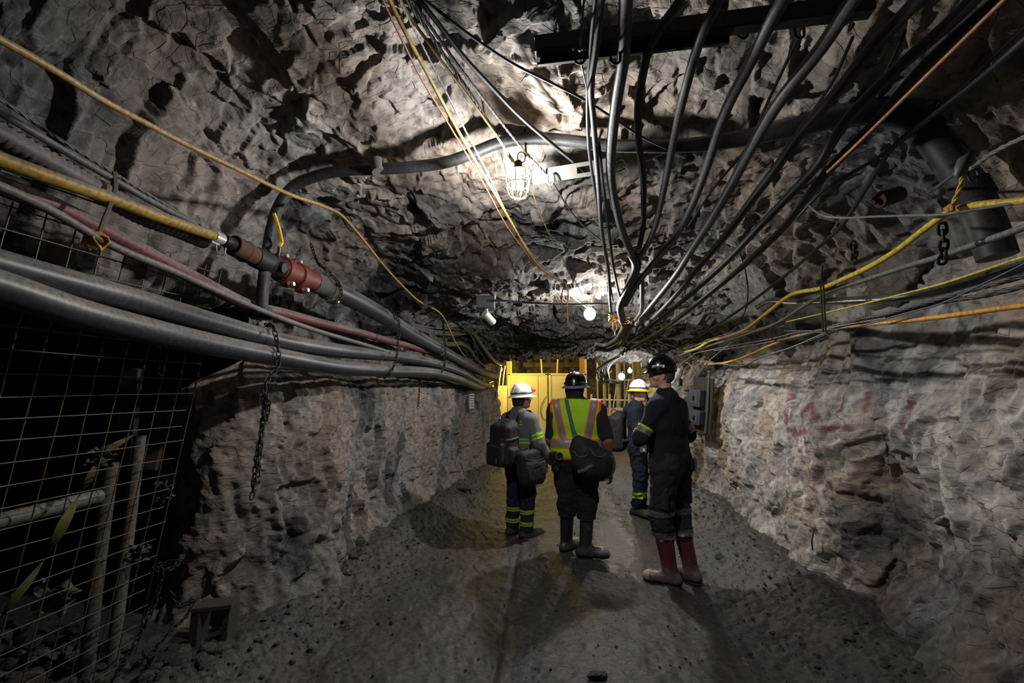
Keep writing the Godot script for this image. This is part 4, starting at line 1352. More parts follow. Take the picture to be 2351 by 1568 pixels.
func scr(s: float, h: float) -> Vector3:
	return Vector3(xl(s) - 0.05 + 0.15 * (h - 1.65), h, -s)


func build_screen() -> void:
	var o := thing("mesh_screen", "rusty welded wire screen over the dark recess at left", "screen", scr(2.0, 0.0))
	var at := o.position
	for k in 13:
		var s := 1.33 + 0.1105 * k
		var pts := [scr(s, -0.02) - at, scr(s + 0.01 * sin(k * 2.0), 0.8) - at, scr(s + 0.006 * cos(k * 3.0), 1.6) - at, scr(s, 2.36) - at]
		part("wire", tube_mesh(pts, 0.0032, 6, 0.2), M.wire, o)
	for k in 27:
		var h := 0.03 + 0.0886 * k
		var e := 2.66 - 0.05 * absf(sin(k * 1.9))
		var pts := [scr(1.1, h) - at + Vector3(0.006, 0, 0), scr(1.6, h + 0.006 * sin(k * 1.3)) - at + Vector3(0.006, 0, 0), scr(2.1, h) - at + Vector3(0.006, 0, 0), scr(e, h + 0.005 * cos(k * 2.1)) - at + Vector3(0.006, 0, 0)]
		part("wire", tube_mesh(pts, 0.003, 6, 0.2), M.wire, o)
	var behind := func(q): return L(q[0], q[1], -0.35 if q.size() < 3 else q[2])
	var dk := Color(0.10, 0.09, 0.08)
	run("standpipe", "thick upright pipe nearest the left edge behind the screen", "pipe", via([[256, 1062], [240, 1180], [222, 1320], [196, 1560], [180, 1690]], behind), 0.034, dk, 0.7, "", "cable", 16)
	run("standpipe", "upright dusty pipe right of the thickest one behind the screen", "pipe", via([[322, 1000], [306, 1130], [285, 1300], [262, 1480], [245, 1620]], behind), 0.03, dk * 1.4, 0.8, "", "cable", 16)
	var pl := part("plank", bar_mesh(L(305, 846, -0.45), L(272, 1190, -0.45), 0.10, 0.045, 0.004), M.timber)
	tag(pl, "weathered upright plank behind the two upright pipes", "plank")
	var pl2 := part("plank", bar_mesh(L(392, 900, -0.5), L(345, 1080, -0.5), 0.08, 0.03, 0.004), M.timber)
	tag(pl2, "leaning split board close to the rock corner behind the screen", "plank")
	run("side_pipe", "level pipe joining the upright pipe from the left edge behind the screen", "pipe", via([[-120, 1225], [0, 1196], [100, 1172], [200, 1146], [228, 1140]], behind), 0.036, dk * 1.2, 0.8, "", "cable", 16)
	var rb := thing("strap_ribbon", "twisted greenish yellow strap hanging slantwise on the screen", "strap", L(150, 1200, -0.2))
	var pts := via([[332, 985, -0.3], [285, 1010, -0.28], [240, 1042, -0.22], [205, 1100, -0.16], [160, 1175, -0.12], [110, 1270, -0.1], [60, 1340, -0.1], [0, 1420, -0.1], [-60, 1500, -0.1]], behind)
	var st := st_new()
	st.set_smooth_group(0)
	var path := smooth_path(pts, 0.03)
	for i in path.size() - 1:
		var w0 := Vector3(cos(i * 0.35), 0.2, sin(i * 0.35)) * 0.02
		var w1 := Vector3(cos((i + 1) * 0.35), 0.2, sin((i + 1) * 0.35)) * 0.02
		var q := [path[i] - w0, path[i] + w0, path[i + 1] + w1, path[i + 1] - w1]
		var t := Vector3(0.002, 0.002, 0)
		for f in [[0, 1, 2], [0, 2, 3]]:
			for e in f:
				st.add_vertex(q[e] - rb.position)
		for f in [[0, 2, 1], [0, 3, 2]]:
			for e in f:
				st.add_vertex(q[e] - rb.position + t)
	st.generate_normals()
	part("webbing", st.commit(), M.strap_yellow, rb)
	part("bunched_end", rag_mesh(0.06, 5), M.strap_yellow, rb).position = L(222, 1068, -0.2) - rb.position
	for q in [[240, 1050, -0.3, 0.07, "small pale plastic rag caught on top of the left upright pipe"], [375, 1128, -0.3, 0.075, "crumpled pale rag hooked on the screen near the rock corner"], [318, 1268, -0.28, 0.07, "crumpled pale rag behind the middle of the screen"], [125, 1372, -0.3, 0.10, "torn pale rag low behind the left half of the screen"]]:
		var r := part("rag", rag_mesh(q[3], int(q[0])), M.rag)
		r.position = L(q[0], q[1], q[2])
		tag(r, q[4], "rag")
	chain_thing("chain", "chain slung round the screen edge beside the rock corner", [L(352, 1302, 0.06), L(375, 1310, 0.1), L(400, 1300, 0.1), L(408, 1285, 0.04), L(385, 1292, -0.02), L(362, 1296, 0.0)], 0.036, 0.004)
	chain_thing("chain", "long chain trailing down from the screen edge to the floor", [L(372, 1310, 0.1), L(362, 1360, 0.1), L(340, 1420, 0.1), L(315, 1470, 0.1), L(285, 1520, 0.1), L(255, 1568, 0.1)], 0.036, 0.004)
	chain_thing("chain", "chain swung across to the top of the low timber frame", [L(392, 1360, 0.08), L(402, 1385, 0.08), L(425, 1385, 0.05), L(445, 1376, 0.02), L(430, 1410, 0.06), L(390, 1450, 0.1), L(340, 1510, 0.1)], 0.036, 0.004)
	chain_thing("chain", "short chain with a hook under the lowest pipe behind the screen", [L(358, 790, 0.12), L(364, 810, 0.1), L(366, 832, 0.1)], 0.036, 0.0042)
	var hk := part("hook", tube_mesh([L(366, 834, 0.1), L(362, 845, 0.1), L(363, 857, 0.1), L(370, 862, 0.1), L(374, 856, 0.1)], func(_d, f): return 0.008 * (1.0 - 0.5 * f), 8, 0.01), M.chain)
	tag(hk, "small iron hook hanging from the short chain behind the screen", "hook")
	var tf := thing("timber_box", "low open timber box frame against the rock corner", "frame", D(490, 1500, 2.85))
	var p := tf.position
	part("board", bar_mesh(D(463, 1392, 2.86) - p, D(450, 1520, 2.84) - p, 0.05, 0.11), M.timber, tf)
	part("board", bar_mesh(D(534, 1385, 2.9) - p, D(520, 1520, 2.88) - p, 0.035, 0.11), M.timber, tf)
	part("board", bar_mesh(D(452, 1392, 2.86) - p, D(542, 1382, 2.9) - p, 0.025, 0.13), M.timber, tf)
	part("back_board", bar_mesh(D(496, 1392, 3.02) - p, D(486, 1525, 3.0) - p, 0.2, 0.02), M.black_steel, tf)  # dark sheet standing in for the shade inside the box
	# rubble in the recess
	var ms := MultiMesh.new()
	ms.transform_format = MultiMesh.TRANSFORM_3D
	ms.mesh = stone_mesh(3)
	ms.instance_count = 900
	for i in 900:
		var s := rng.randf_range(0.6, 2.75)
		var off := rng.randf_range(-1.5, 0.25)
		var sz := rng.randf_range(0.012, 0.045) * (1.7 if i % 9 == 0 else 1.0)
		var x := xl(s) + off - 0.1
		var y := floor_y(x, s) + sz * 0.2 + 0.16 * smoothstep(-0.1, -0.9, off) * rng.randf_range(0.3, 1.0)
		ms.set_instance_transform(i, Transform3D(Basis.from_euler(Vector3(rng.randf() * 6.0, rng.randf() * 6.0, 0)).scaled(Vector3(sz, sz * 0.7, sz * 1.1)), Vector3(x, y, -s)))
	var mi := MultiMeshInstance3D.new()
	mi.name = "rubble"
	mi.multimesh = ms
	mi.material_override = M.stone
	add_child(mi)
	tag(mi, "broken rock rubble on the ground behind the screen", "rubble")
	mi.set_meta("kind", "stuff")


func rag_mesh(size: float, sd: int) -> ArrayMesh:
	# a crumpled closed sheet
	var st := st_new()
	st.set_smooth_group(0)
	var n := 10
	var g := []
	for side in 2:
		for i in n + 1:
			for j in n + 1:
				var u := float(i) / n - 0.5
				var v := float(j) / n - 0.5
				var z := nA.get_noise_2d(u * 3.0 + sd, v * 3.0) * 0.5 + nB.get_noise_2d(u * 4.0, v * 4.0 + sd) * 0.3
				g.append(Vector3(u * 1.6 + 0.25 * nA.get_noise_2d(v * 4.0, sd), v * (1.2 + nA.get_noise_2d(u * 3.0, sd * 2.0)), z + (0.02 if side else 0.0)) * size)
	for side in 2:
		for i in n:
			for j in n:
				var a := side * (n + 1) * (n + 1) + i * (n + 1) + j
				var q := [g[a], g[a + 1], g[a + n + 2], g[a + n + 1]]
				if side == 0:
					q.reverse()
				for f in [[0, 1, 2], [0, 2, 3]]:
					for e in f:
						st.add_vertex(q[e])
	st.generate_normals()
	return st.commit()


func stone_mesh(sd: int) -> ArrayMesh:
	# an angular broken stone of unit size
	var st := st_new()
	st.set_smooth_group(-1)
	var rg := RandomNumberGenerator.new()
	rg.seed = sd
	var planes := []
	for k in 11:
		planes.append([Vector3(rg.randfn(), rg.randfn(), rg.randfn()).normalized(), rg.randf_range(0.62, 0.9)])
	var sp := SphereMesh.new()
	sp.radius = 1.0
	sp.height = 2.0
	sp.radial_segments = 14
	sp.rings = 8
	var a := sp.surface_get_arrays(0)
	var V: PackedVector3Array = a[Mesh.ARRAY_VERTEX]
	for i in V.size():
		var v := V[i].normalized()
		var r := 1.2
		for q in planes:
			var c: float = v.dot(q[0])
			if c > 0.05:
				r = minf(r, q[1] / c)
		V[i] = v * r
	for i in a[Mesh.ARRAY_INDEX]:
		st.add_vertex(V[i])
	st.generate_normals()
	return st.commit()


func build_floor_things() -> void:
	for q in [[818, 1296, 0.105, "flat brown rock at the foot of the left wall"], [806, 1326, 0.075, "smaller pale rock below the flat brown one"], [797, 1357, 0.035, "smallest of the three pale rocks at the left wall foot"], [1068, 1141, 0.2, "thin flat slab lying in the puddle by the left wall"], [592, 1532, 0.03, "pale stone by itself at the bottom left of the floor"], [1372, 1552, 0.055, "dark clod of mud at the bottom edge of the floor"], [1650, 1288, 0.05, "flat chip of rock right of the red rubber boots"]]:
		var p := Y(q[0], q[1], 0.02)
		p.y = floor_y(p.x, -p.z) + q[2] * 0.28
		var r := part("rock", stone_mesh(int(q[0])), M.stone if q[0] != 1372 else M.mud_clod)
		r.transform = Transform3D(Basis.from_euler(Vector3(0.2, q[0] * 0.1, 0)).scaled(Vector3(q[2], q[2] * (0.5 if q[0] != 1068 else 0.16), q[2] * 0.7)), p)
		tag(r, q[3], "rock")
	var ms := MultiMesh.new()
	ms.transform_format = MultiMesh.TRANSFORM_3D
	ms.mesh = stone_mesh(9)
	ms.instance_count = 3000
	for i in 3000:
		var s := 1.9 + 9.0 * pow(rng.randf(), 1.7)
		var side := rng.randf()
		var x := 0.0
		if side < 0.34:
			x = xl(s) + 0.12 + absf(rng.randfn()) * 0.3
		elif side < 0.6:
			x = xr(s) - 0.12 - absf(rng.randfn()) * 0.35
		else:
			x = rng.randf_range(xl(s) + 0.3, xr(s) - 0.3)
		var sz := 0.003 + 0.007 * pow(rng.randf(), 3.0) + (0.014 * pow(rng.randf(), 5.0) if side < 0.6 else 0.0)
		ms.set_instance_transform(i, Transform3D(Basis.from_euler(Vector3(rng.randf() * 6.0, rng.randf() * 6.0, 0)).scaled(Vector3(sz, sz * 0.7, sz)), Vector3(x, floor_y(x, s) + sz * 0.5 + 0.004, -s)))
	var mi := MultiMeshInstance3D.new()
	mi.name = "gravel"
	mi.multimesh = ms
	mi.material_override = M.stone
	add_child(mi)
	tag(mi, "loose gravel scattered over the floor and along the walls", "gravel")
	mi.set_meta("kind", "stuff")
	# water lies where the ground is lowest
	for q in PUDDLES:
		var P := PackedVector3Array()
		var I := PackedInt32Array()
		var c: Vector2 = q[1]
		var e: Vector2 = q[2]
		var n := 48
		P.append(Vector3(c.x + 0.0, 0, -c.y))
		var least := 9.0
		for k in n:
			var a := TAU * k / n
			var w := 1.0 + 0.22 * nA.get_noise_2d(cos(a) * 2.0 + c.x, sin(a) * 2.0 + c.y)
			P.append(Vector3(c.x + cos(a) * e.x * w + 0.15 * sin(a) * e.y, 0, -(c.y + sin(a) * e.y * w)))
			least = minf(least, floor_y(P[-1].x, -P[-1].z))
		for k in n:
			I.append_array([0, 1 + (k + 1) % n, 1 + k])
		var N := PackedVector3Array()
		for k in P.size():
			N.append(Vector3.UP)
		var arr := []
		arr.resize(Mesh.ARRAY_MAX)
		arr[Mesh.ARRAY_VERTEX] = P
		arr[Mesh.ARRAY_NORMAL] = N
		arr[Mesh.ARRAY_INDEX] = I
		var m := ArrayMesh.new()
		m.add_surface_from_arrays(Mesh.PRIMITIVE_TRIANGLES, arr)
		var o := part("puddle", m, M.puddle)
		o.position.y = least - 0.004
		tag(o, q[0], "puddle")


# ---------------------------------------------------------------- the far station and things on the walls

func build_station() -> void:
	# rock of the wider station: back, sides, roof
	var plain := func(_h, _s): return 0.0
	struct("wall_back", wall_mesh([Vector2(-4.2, 12.2), Vector2(-3.8, 16.0), Vector2(-2.0, 17.2), Vector2(1.0, 17.4), Vector2(3.5, 17.0), Vector2(4.6, 15.5), Vector2(4.4, 12.5)], 5.2, 0.07, 1.0, 0.6, 0.05, 0.6, 0.6, 0.8, plain), M.rock, "dark wet rock behind the far gate")
	struct("ceiling_station", box_mesh(Vector3(9.5, 0.3, 7.0), 0.02), M.rock, "dark roof over the far station").position = Vector3(0.3, 5.05, -14.8)
	var g := 14.0
	var o := thing("double_gate", "yellow lit double sheet metal gate at the end of the drift", "gate", D(1258, 1018, g))
	var at := o.position
	var leaf := func(x0, x1, called):
		var a := D(x0, 1014, g) - at
		var b := D(x1, 858, g) - at
		var w := b.x - a.x
		var h := b.y - a.y
		var lf := part(called, box_mesh(Vector3(w, h, 0.04), 0.006), M.gate_paint, o)
		lf.position = Vector3((a.x + b.x) * 0.5, (a.y + b.y) * 0.5, 0)
		for q in [[0, 0.5 - 0.015 / h * 1.2, w, 0.06], [0, -0.5 + 0.02, w, 0.06]]:
			part("rail", box_mesh(Vector3(w, 0.06, 0.05), 0.006), M.gate_paint, lf).position = Vector3(0, q[1] * h, 0.025)
		for s in [-1.0, 1.0]:
			part("stile", box_mesh(Vector3(0.07, h, 0.05), 0.006), M.gate_paint, lf).position = Vector3(s * (w * 0.5 - 0.035), 0, 0.025)
		return lf
	var l: MeshInstance3D = leaf.call(1166, 1256.5, "gate_leaf")
	var r: MeshInstance3D = leaf.call(1260.5, 1346, "gate_leaf")
	part("stile", box_mesh(Vector3(0.03, 2.0, 0.045), 0.005), M.gate_paint, l).position = Vector3(0.3, 0, 0.02)
	part("slot", box_mesh(Vector3(0.22, 0.045, 0.05), 0.005), M.black_plastic, l).position = Vector3(-0.32, 0.67, 0.01)
	part("latch", bar_mesh(Vector3(-0.02, 0, 0.06), Vector3(0.18, 0.03, 0.06), 0.035, 0.03), M.black_steel, r).position = Vector3(-0.6, -0.02, 0.0)
	part("cable_loop", tube_mesh([Vector3(0.58, 0.35, 0.05), Vector3(0.42, 0.1, 0.05), Vector3(0.4, -0.2, 0.05), Vector3(0.48, -0.36, 0.05), Vector3(0.6, -0.38, 0.05)], 0.009, 6, 0.05), M.black_plastic, l)
	part("kick_strip", box_mesh(Vector3(0.34, 0.045, 0.05), 0.004), M.black_steel, l).position = Vector3(0.45, -1.0, 0.03)
	part("kick_strip", box_mesh(Vector3(0.34, 0.045, 0.05), 0.004), M.black_steel, r).position = Vector3(-0.42, -1.0, 0.03)
	for q in [[1168.5, "orange painted gate post left of the double gate", 0.16], [1342, "yellow gate post right of the double gate", 0.2]]:
		var b := D(q[0], 1018, 14.1)
		var ps := thing("gate_post", q[1], "post", Vector3(b.x, 0, b.z - 0.08))
		part("post", box_mesh(Vector3(q[2], 4.4, 0.14), 0.008), M.post_orange, ps).position.y = 2.2
		part("side_plate", box_mesh(Vector3(q[2] * 0.3, 4.4, 0.2), 0.006), M.gate_paint, ps).position = Vector3(q[2] * 0.4, 2.2, 0)
	# timbers and steel seen over the gate
	var n := 0
	for q in [[1240, 800, 1245, 858, "slanting yellow bar over the left gate leaf"], [1282, 800, 1278, 858, "slanting yellow bar over the right gate leaf"]]:
		var b := part("brace", bar_mesh(D(q[0], q[1], 14.5), D(q[2], q[3] + 8, 14.5), 0.05, 0.05), M.gate_paint)
		tag(b, q[4], "bar")
	for q in [["level timber across the dark opening above the gate", 1200, 838, 1330, 838, 15.6, 0.16], ["upper level timber in the dark opening above the gate", 1190, 805, 1335, 806, 15.7, 0.14]]:
		tag(part("timber_beam", bar_mesh(D(q[1], q[2], q[5]), D(q[3], q[4], q[5]), q[6], 0.12), M.wet_timber), q[0], "timber")
	for q in [["wet timber upright left of the middle above the gate", 1215], ["wet timber upright in the middle above the gate", 1258], ["wet timber upright right of the middle above the gate", 1300], ["wet timber upright close to the right gate post", 1325]]:
		tag(part("timber_upright", bar_mesh(D(q[1], 780, 15.9), D(q[1], 1000, 15.9), 0.16, 0.14), M.wet_timber), q[0], "timber")
	# left of the gate
	tag(part("steel_sheet", box_mesh(Vector3(0.5, 1.9, 0.05), 0.008), M.gate_paint), "yellow sheet panel between the gate and the left rock corner", "panel").position = D(1146, 958, 13.9)
	tag(part("dark_pipe", tube_mesh([D(1128, 1016, 12.8), D(1132, 950, 12.8), D(1140, 880, 12.7), D(1150, 820, 12.7)], 0.06, 12, 0.2), M.grey_paint), "grey leaning pipe at the left rock corner by the yellow light", "pipe")
	for q in [["thin yellow lit rope beside the left gate post", 1160, 840, 1153, 905], ["pale lit wire left of the gate close to the corner", 1150, 850, 1143, 930]]:
		run("lit_rope", q[0], "rope", [D(q[1], q[2], 13.2), D((q[1] + q[3]) * 0.5 - 1, (q[2] + q[4]) * 0.5, 13.2), D(q[3], q[4], 13.2)], 0.012, Color(0.5, 0.45, 0.3), 0.0)
	# right of the gate: a railing, pipes and a low sheet wall
	var rl := thing("railing", "yellow lit pipe railing right of the gate", "railing", D(1400, 1010, 12.9))
	for y in [918, 953]:
		part("rail", tube_mesh([D(1355, y - 1, 12.9) - rl.position, D(1480, y + 2, 12.9) - rl.position], 0.025, 10, 1.0), M.gate_paint, rl)
	for x in [1358, 1400, 1444]:
		part("post", tube_mesh([D(x, 905, 12.9) - rl.position, D(x, 1012, 12.9) - rl.position], 0.028, 10, 1.0), M.gate_paint, rl)
	var lw := thing("sheet_wall", "low pale sheet wall with blue scrawl below the railing", "panel", D(1415, 1012, 13.1))
	part("sheet", box_mesh(Vector3(1.3, 0.95, 0.04), 0.006), M.gate_paint, lw).position = Vector3(0, 0.45, 0)
	for q in [[[-0.30, 0.78], [-0.27, 0.66]], [[-0.27, 0.66], [-0.23, 0.74]], [[-0.23, 0.74], [-0.19, 0.62]], [[-0.26, 0.55], [-0.2, 0.5]], [[-0.2, 0.5], [-0.21, 0.42]]]:
		part("blue_mark", bar_mesh(Vector3(q[0][0], q[0][1], 0.022), Vector3(q[1][0], q[1][1], 0.022), 0.02, 0.004, 0.0005), M.blue_paint, lw)
	var up := 0
	for q in [[1372, 0.03, "slim yellow lit pipe just right of the gate post"], [1388, 0.055, "thick yellow lit pipe second right of the gate post"], [1397, 0.03, "slim pipe third right of the gate post"], [1420, 0.075, "thickest grey pipe below the far lamps"], [1434, 0.03, "slim upright pipe right of the thickest one"], [1454, 0.035, "slim upright pipe nearest the phoning worker"]]:
		run("upright_pipe", q[2], "pipe", [D(q[0] - 2, 800, 13.6), D(q[0], 870, 13.6), D(q[0] + 1, 1000, 13.6)], q[1], Color(0.30, 0.28, 0.20), 0.3, "", "cable", 12)
	for q in [["slanting yellow rod from the far lamps to the railing", 1444, 870, 1432, 935], ["slanting dark rod left of the far lamps", 1416, 880, 1408, 935], ["pale rope slanting from the black bundle to the railing", 1405, 850, 1385, 876], ["level yellow bar under the far lamps", 1388, 874, 1465, 872]]:
		run("lit_rod", q[0], "rod", [D(q[1], q[2], 12.7), D(q[3], q[4], 12.7)], 0.018, Color(0.4, 0.36, 0.22), 0.2)
	var eh := thing("eye_hook", "eye hook hanging beside the black cable bundle right of the gate", "hook", D(1373, 868, 12.4))
	part("shank", sleeve(Vector3(0, 0.03, 0), Vector3(0, 0.45, 0), 0.02, 0.02, 8), M.gate_paint, eh)
	part("eye", torus_mesh(0.045, 0.014, 0.01, 16, 6), M.gate_paint, eh)


func build_wall_things() -> void:
	var c := thing("security_camera", "white camera on a grey box under the far roof", "camera", C(1115, 696, 0.26))
	part("housing", box_mesh(Vector3(0.22, 0.15, 0.2), 0.008), M.grey_paint, c)
	part("lid", box_mesh(Vector3(0.235, 0.02, 0.215), 0.006), M.white_paint, c).position.y = 0.08
	part("arm", sleeve(Vector3(0.01, -0.07, 0.03), Vector3(0.015, -0.15, 0.05), 0.02, 0.018, 12), M.white_paint, c)
	part("camera_body", sleeve(Vector3(-0.01, -0.13, 0.05), Vector3(0.085, -0.22, -0.08), 0.045, 0.047, 16), M.white_paint, c)
	part("lens", sleeve(Vector3(0.083, -0.218, -0.078), Vector3(0.092, -0.227, -0.092), 0.03, 0.03, 16), M.black_plastic, c)
	part("hanger", sleeve(Vector3(0, 0.08, 0), Vector3(0.0, 0.3, 0), 0.008, 0.008, 8), M.steel, c)
	run("camera_cable", "dark cable strung level across the roof from the camera box to the knot", "cable", via([[1035, 712, 0.3], [1060, 706, 0.3], [1095, 694, 0.26], [1140, 690, 0.26], [1200, 694, 0.26], [1290, 698, 0.28], [1395, 697, 0.34]], cel(0.28)), 0.012, Color(0.05, 0.05, 0.05), 0.4)
	var sg := thing("notice", "small pale notice sheet fixed on the left wall near its end", "notice", L(1083, 921, 0.12))
	part("sheet", box_mesh(Vector3(0.11, 0.27, 0.012), 0.003), M.white_paint, sg)
	for k in 5:
		part("print_line", box_mesh(Vector3(0.08, 0.02 if k == 0 else 0.012, 0.002), 0.0005), M.print_grey, sg).position = Vector3(0, 0.10 - 0.047 * k, 0.0072)
	sg.rotation.y = 0.75
	# electrical boxes
	var b := thing("switch_board", "narrow grey board with two switch boxes on the right wall behind the workers", "board", R(1612, 930, 0.16))
	b.rotation = Vector3(0, -1.15, -0.14)
	part("back_plate", box_mesh(Vector3(0.36, 0.78, 0.03), 0.006), M.timber, b)
	for q in [[-0.03, 0.10, 0.2, 0.24], [0.0, -0.17, 0.17, 0.2]]:
		var bx := part("switch_box", box_mesh(Vector3(q[2], q[3], 0.13), 0.012), M.grey_paint, b)
		bx.position = Vector3(q[0], q[1], 0.075)
		part("cover", box_mesh(Vector3(q[2] * 0.8, q[3] * 0.7, 0.02), 0.006), M.grey_paint, bx).position = Vector3(0, 0, 0.07)
		part("switch_knob", box_mesh(Vector3(0.025, 0.06, 0.03), 0.006), M.black_plastic, bx).position = Vector3(0.02, 0, 0.09)
	part("conduit", tube_mesh([Vector3(0.13, -0.36, 0.04), Vector3(0.13, 0.1, 0.04), Vector3(0.1, 0.5, 0.02)], 0.018, 10, 0.1), M.grey_paint, b)
	var b2 := thing("junction_box", "grey junction box left of the switch boxes behind the right worker", "box", R(1588, 944, 0.22))
	b2.rotation.y = -1.1
	part("box", box_mesh(Vector3(0.2, 0.42, 0.1), 0.012), M.grey_paint, b2)
	part("box_lid", box_mesh(Vector3(0.17, 0.36, 0.015), 0.005), M.grey_paint, b2).position.z = 0.055
	var hs := thing("handset", "black plug hanging from a wire above the switch boxes", "plug", R(1562, 878, 0.3))
	part("plug_body", box_mesh(Vector3(0.06, 0.11, 0.05), 0.012), M.black_plastic, hs)
	part("lead", tube_mesh([Vector3(0, 0.05, 0), Vector3(0.05, 0.2, 0.0), R(1590, 838, 0.3) - hs.position], 0.008, 8, 0.05), M.black_plastic, hs)
	run("vertical_chain_wire", "short rusty wire hook standing in the rock ridge at right", "wire", [R(1868, 1217, 0.06), R(1864, 1240, 0.10), R(1866, 1262, 0.06)], 0.006, Color(0.05, 0.035, 0.03), 0.1)


# ---------------------------------------------------------------- figures

# One bone of a figure: a tapered capsule, thinner by `sq` along `ax`.
func bn(a: Vector3, b: Vector3, ra: float, rb: float, ax := Vector3.ZERO, sq := 0.0) -> Array:
	return [a, b, ra, rb, ax, sq]


# A rounded box: centre, frame, half size, rounding.
func bx(c: Vector3, f: Basis, h: Vector3, r: float) -> Array:
	return [c, c, h.length() + 0.0, h.length(), Vector3.ZERO, 0.0, f, h - Vector3.ONE * r, r]


# Meshes the smooth union of bones with surface nets. clips: [point, normal] pairs that keep the side the normal points to.
func skin(bones: Array, cell: float, k: float, iso: float, clips: Array, tint: Callable, wr := 0.0, wscale := Vector3(9, 5, 9)) -> Array:
	var lo := Vector3.INF
	var hi := -Vector3.INF
	var pad := 3.2 * k + 2.0 * cell + maxf(iso, 0.0)
	for b in bones:
		var r: float = maxf(b[2], b[3]) + pad
		lo = lo.min(b[0] - Vector3.ONE * r).min(b[1] - Vector3.ONE * r)
		hi = hi.max(b[0] + Vector3.ONE * r).max(b[1] + Vector3.ONE * r)
	var nx := int((hi.x - lo.x) / cell) + 2
	var ny := int((hi.y - lo.y) / cell) + 2
	var nz := int((hi.z - lo.z) / cell) + 2
	var acc := PackedFloat32Array()
	acc.resize(nx * ny * nz)
	for bone in bones:
		var a: Vector3 = bone[0]
		var b: Vector3 = bone[1]
		var ra: float = bone[2]
		var rb: float = bone[3]
		var ax: Vector3 = bone[4]
		var sq: float = bone[5]
		var ba := b - a
		if sq != 0.0:
			ba += ax * (ba.dot(ax) * sq)
		var bb := maxf(ba.length_squared(), 1e-9)
		var isbox: bool = bone.size() > 6
		var bf: Basis = bone[6].inverse() if isbox else Basis()
		var bh: Vector3 = bone[7] if isbox else Vector3.ZERO
		var br: float = bone[8] if isbox else 0.0
		var r := maxf(ra, rb) + pad - cell
		var l := (a.min(b) - Vector3.ONE * r - lo) / cell
		var h := (a.max(b) + Vector3.ONE * r - lo) / cell
		for x in range(maxi(0, int(l.x)), mini(nx, int(h.x) + 1)):
			for y in range(maxi(0, int(l.y)), mini(ny, int(h.y) + 1)):
				var at := (x * ny + y) * nz
				for z in range(maxi(0, int(l.z)), mini(nz, int(h.z) + 1)):
					var rel := Vector3(lo.x + x * cell, lo.y + y * cell, lo.z + z * cell) - a
					if sq != 0.0:
						rel += ax * (rel.dot(ax) * sq)
					var t := clampf(rel.dot(ba) / bb, 0.0, 1.0)
					var d := (rel - ba * t).length() - ra - (rb - ra) * t
					if isbox:
						var q := (bf * rel).abs() - bh
						d = q.max(Vector3.ZERO).length() + minf(maxf(q.x, maxf(q.y, q.z)), 0.0) - br
					if d < pad:
						acc[at + z] += exp(-d / k)
	var n := acc.size()
	var near := PackedInt32Array()
	for i in n:
		var v := acc[i]
		if v <= 0.0:
			acc[i] = pad
			continue
		v = -k * log(v) - iso
		acc[i] = v
		if absf(v) < 2.6 * cell:
			near.append(i)
	var vi := PackedInt32Array()
	vi.resize(n)
	vi.fill(-1)
	var P := PackedVector3Array()
	var sx := ny * nz
	var off := [0, 1, nz, nz + 1, sx, sx + 1, sx + nz, sx + nz + 1]
	var edges := [[0, 1], [2, 3], [4, 5], [6, 7], [0, 2], [1, 3], [4, 6], [5, 7], [0, 4], [1, 5], [2, 6], [3, 7]]
	var cs := []
	for c in 8:
		cs.append(Vector3(c >> 2, (c >> 1) & 1, c & 1))
	for i in near:
		@warning_ignore("integer_division")
		var x := i / sx
		@warning_ignore("integer_division")
		var y := (i % sx) / nz
		var z := i % nz
		if x >= nx - 1 or y >= ny - 1 or z >= nz - 1:
			continue
		var neg := 0
		for o in off:
			if acc[i + o] < 0.0:
				neg += 1
		if neg == 0 or neg == 8:
			continue
		var sum := Vector3.ZERO
		var cnt := 0
		for e in edges:
			var f0 := acc[i + off[e[0]]]
			var f1 := acc[i + off[e[1]]]
			if (f0 < 0.0) != (f1 < 0.0):
				sum += cs[e[0]].lerp(cs[e[1]], f0 / (f0 - f1))
				cnt += 1
		vi[i] = P.size()
		P.append(lo + (Vector3(x, y, z) + sum / cnt) * cell)
	var inside := PackedByteArray()
	inside.resize(P.size())
	inside.fill(1)
	for c in clips:
		for q in P.size():
			if (P[q] - c[0]).dot(c[1]) < 0.0:
				inside[q] = 0
	var I := PackedInt32Array()
	var steps := [[sx, nz, 1], [nz, 1, sx], [1, sx, nz]]
	for i in near:
		if acc[i] >= pad:
			continue
		for s in steps:
			if i + s[0] >= n:
				continue
			var f0 := acc[i]
			var f1 := acc[i + s[0]]
			if (f0 < 0.0) == (f1 < 0.0) or i - s[1] - s[2] < 0:
				continue
			var q0 := vi[i - s[1] - s[2]]
			var q1 := vi[i - s[2]]
			var q2 := vi[i]
			var q3 := vi[i - s[1]]
			if q0 < 0 or q1 < 0 or q2 < 0 or q3 < 0:
				continue
			if clips.size() and not (inside[q0] or inside[q1] or inside[q2] or inside[q3]):
				continue
			if f0 < 0.0:
				I.append_array([q0, q2, q1, q0, q3, q2])
			else:
				I.append_array([q0, q1, q2, q0, q2, q3])
	for c in clips:
		for q in P.size():
			var d: float = (P[q] - c[0]).dot(c[1])
			if d < 0.0 and d > -2.5 * cell:
				P[q] -= c[1] * d
	var N := face_normals(P, I)
	if wr > 0.0:
		for q in P.size():
			var p := P[q]
			var w := nC.get_noise_3d(p.x * wscale.x * 0.35, p.y * wscale.y * 0.35, p.z * wscale.z * 0.35) - 0.3 + 0.5 * nB.get_noise_3d(p.x * wscale.x, p.y * wscale.y, p.z * wscale.z)
			P[q] = p + N[q] * w * wr
		N = face_normals(P, I)
	var K := PackedColorArray()
	for q in P.size():
		K.append(tint.call(P[q], N[q]))
	return [P, N, K, I]


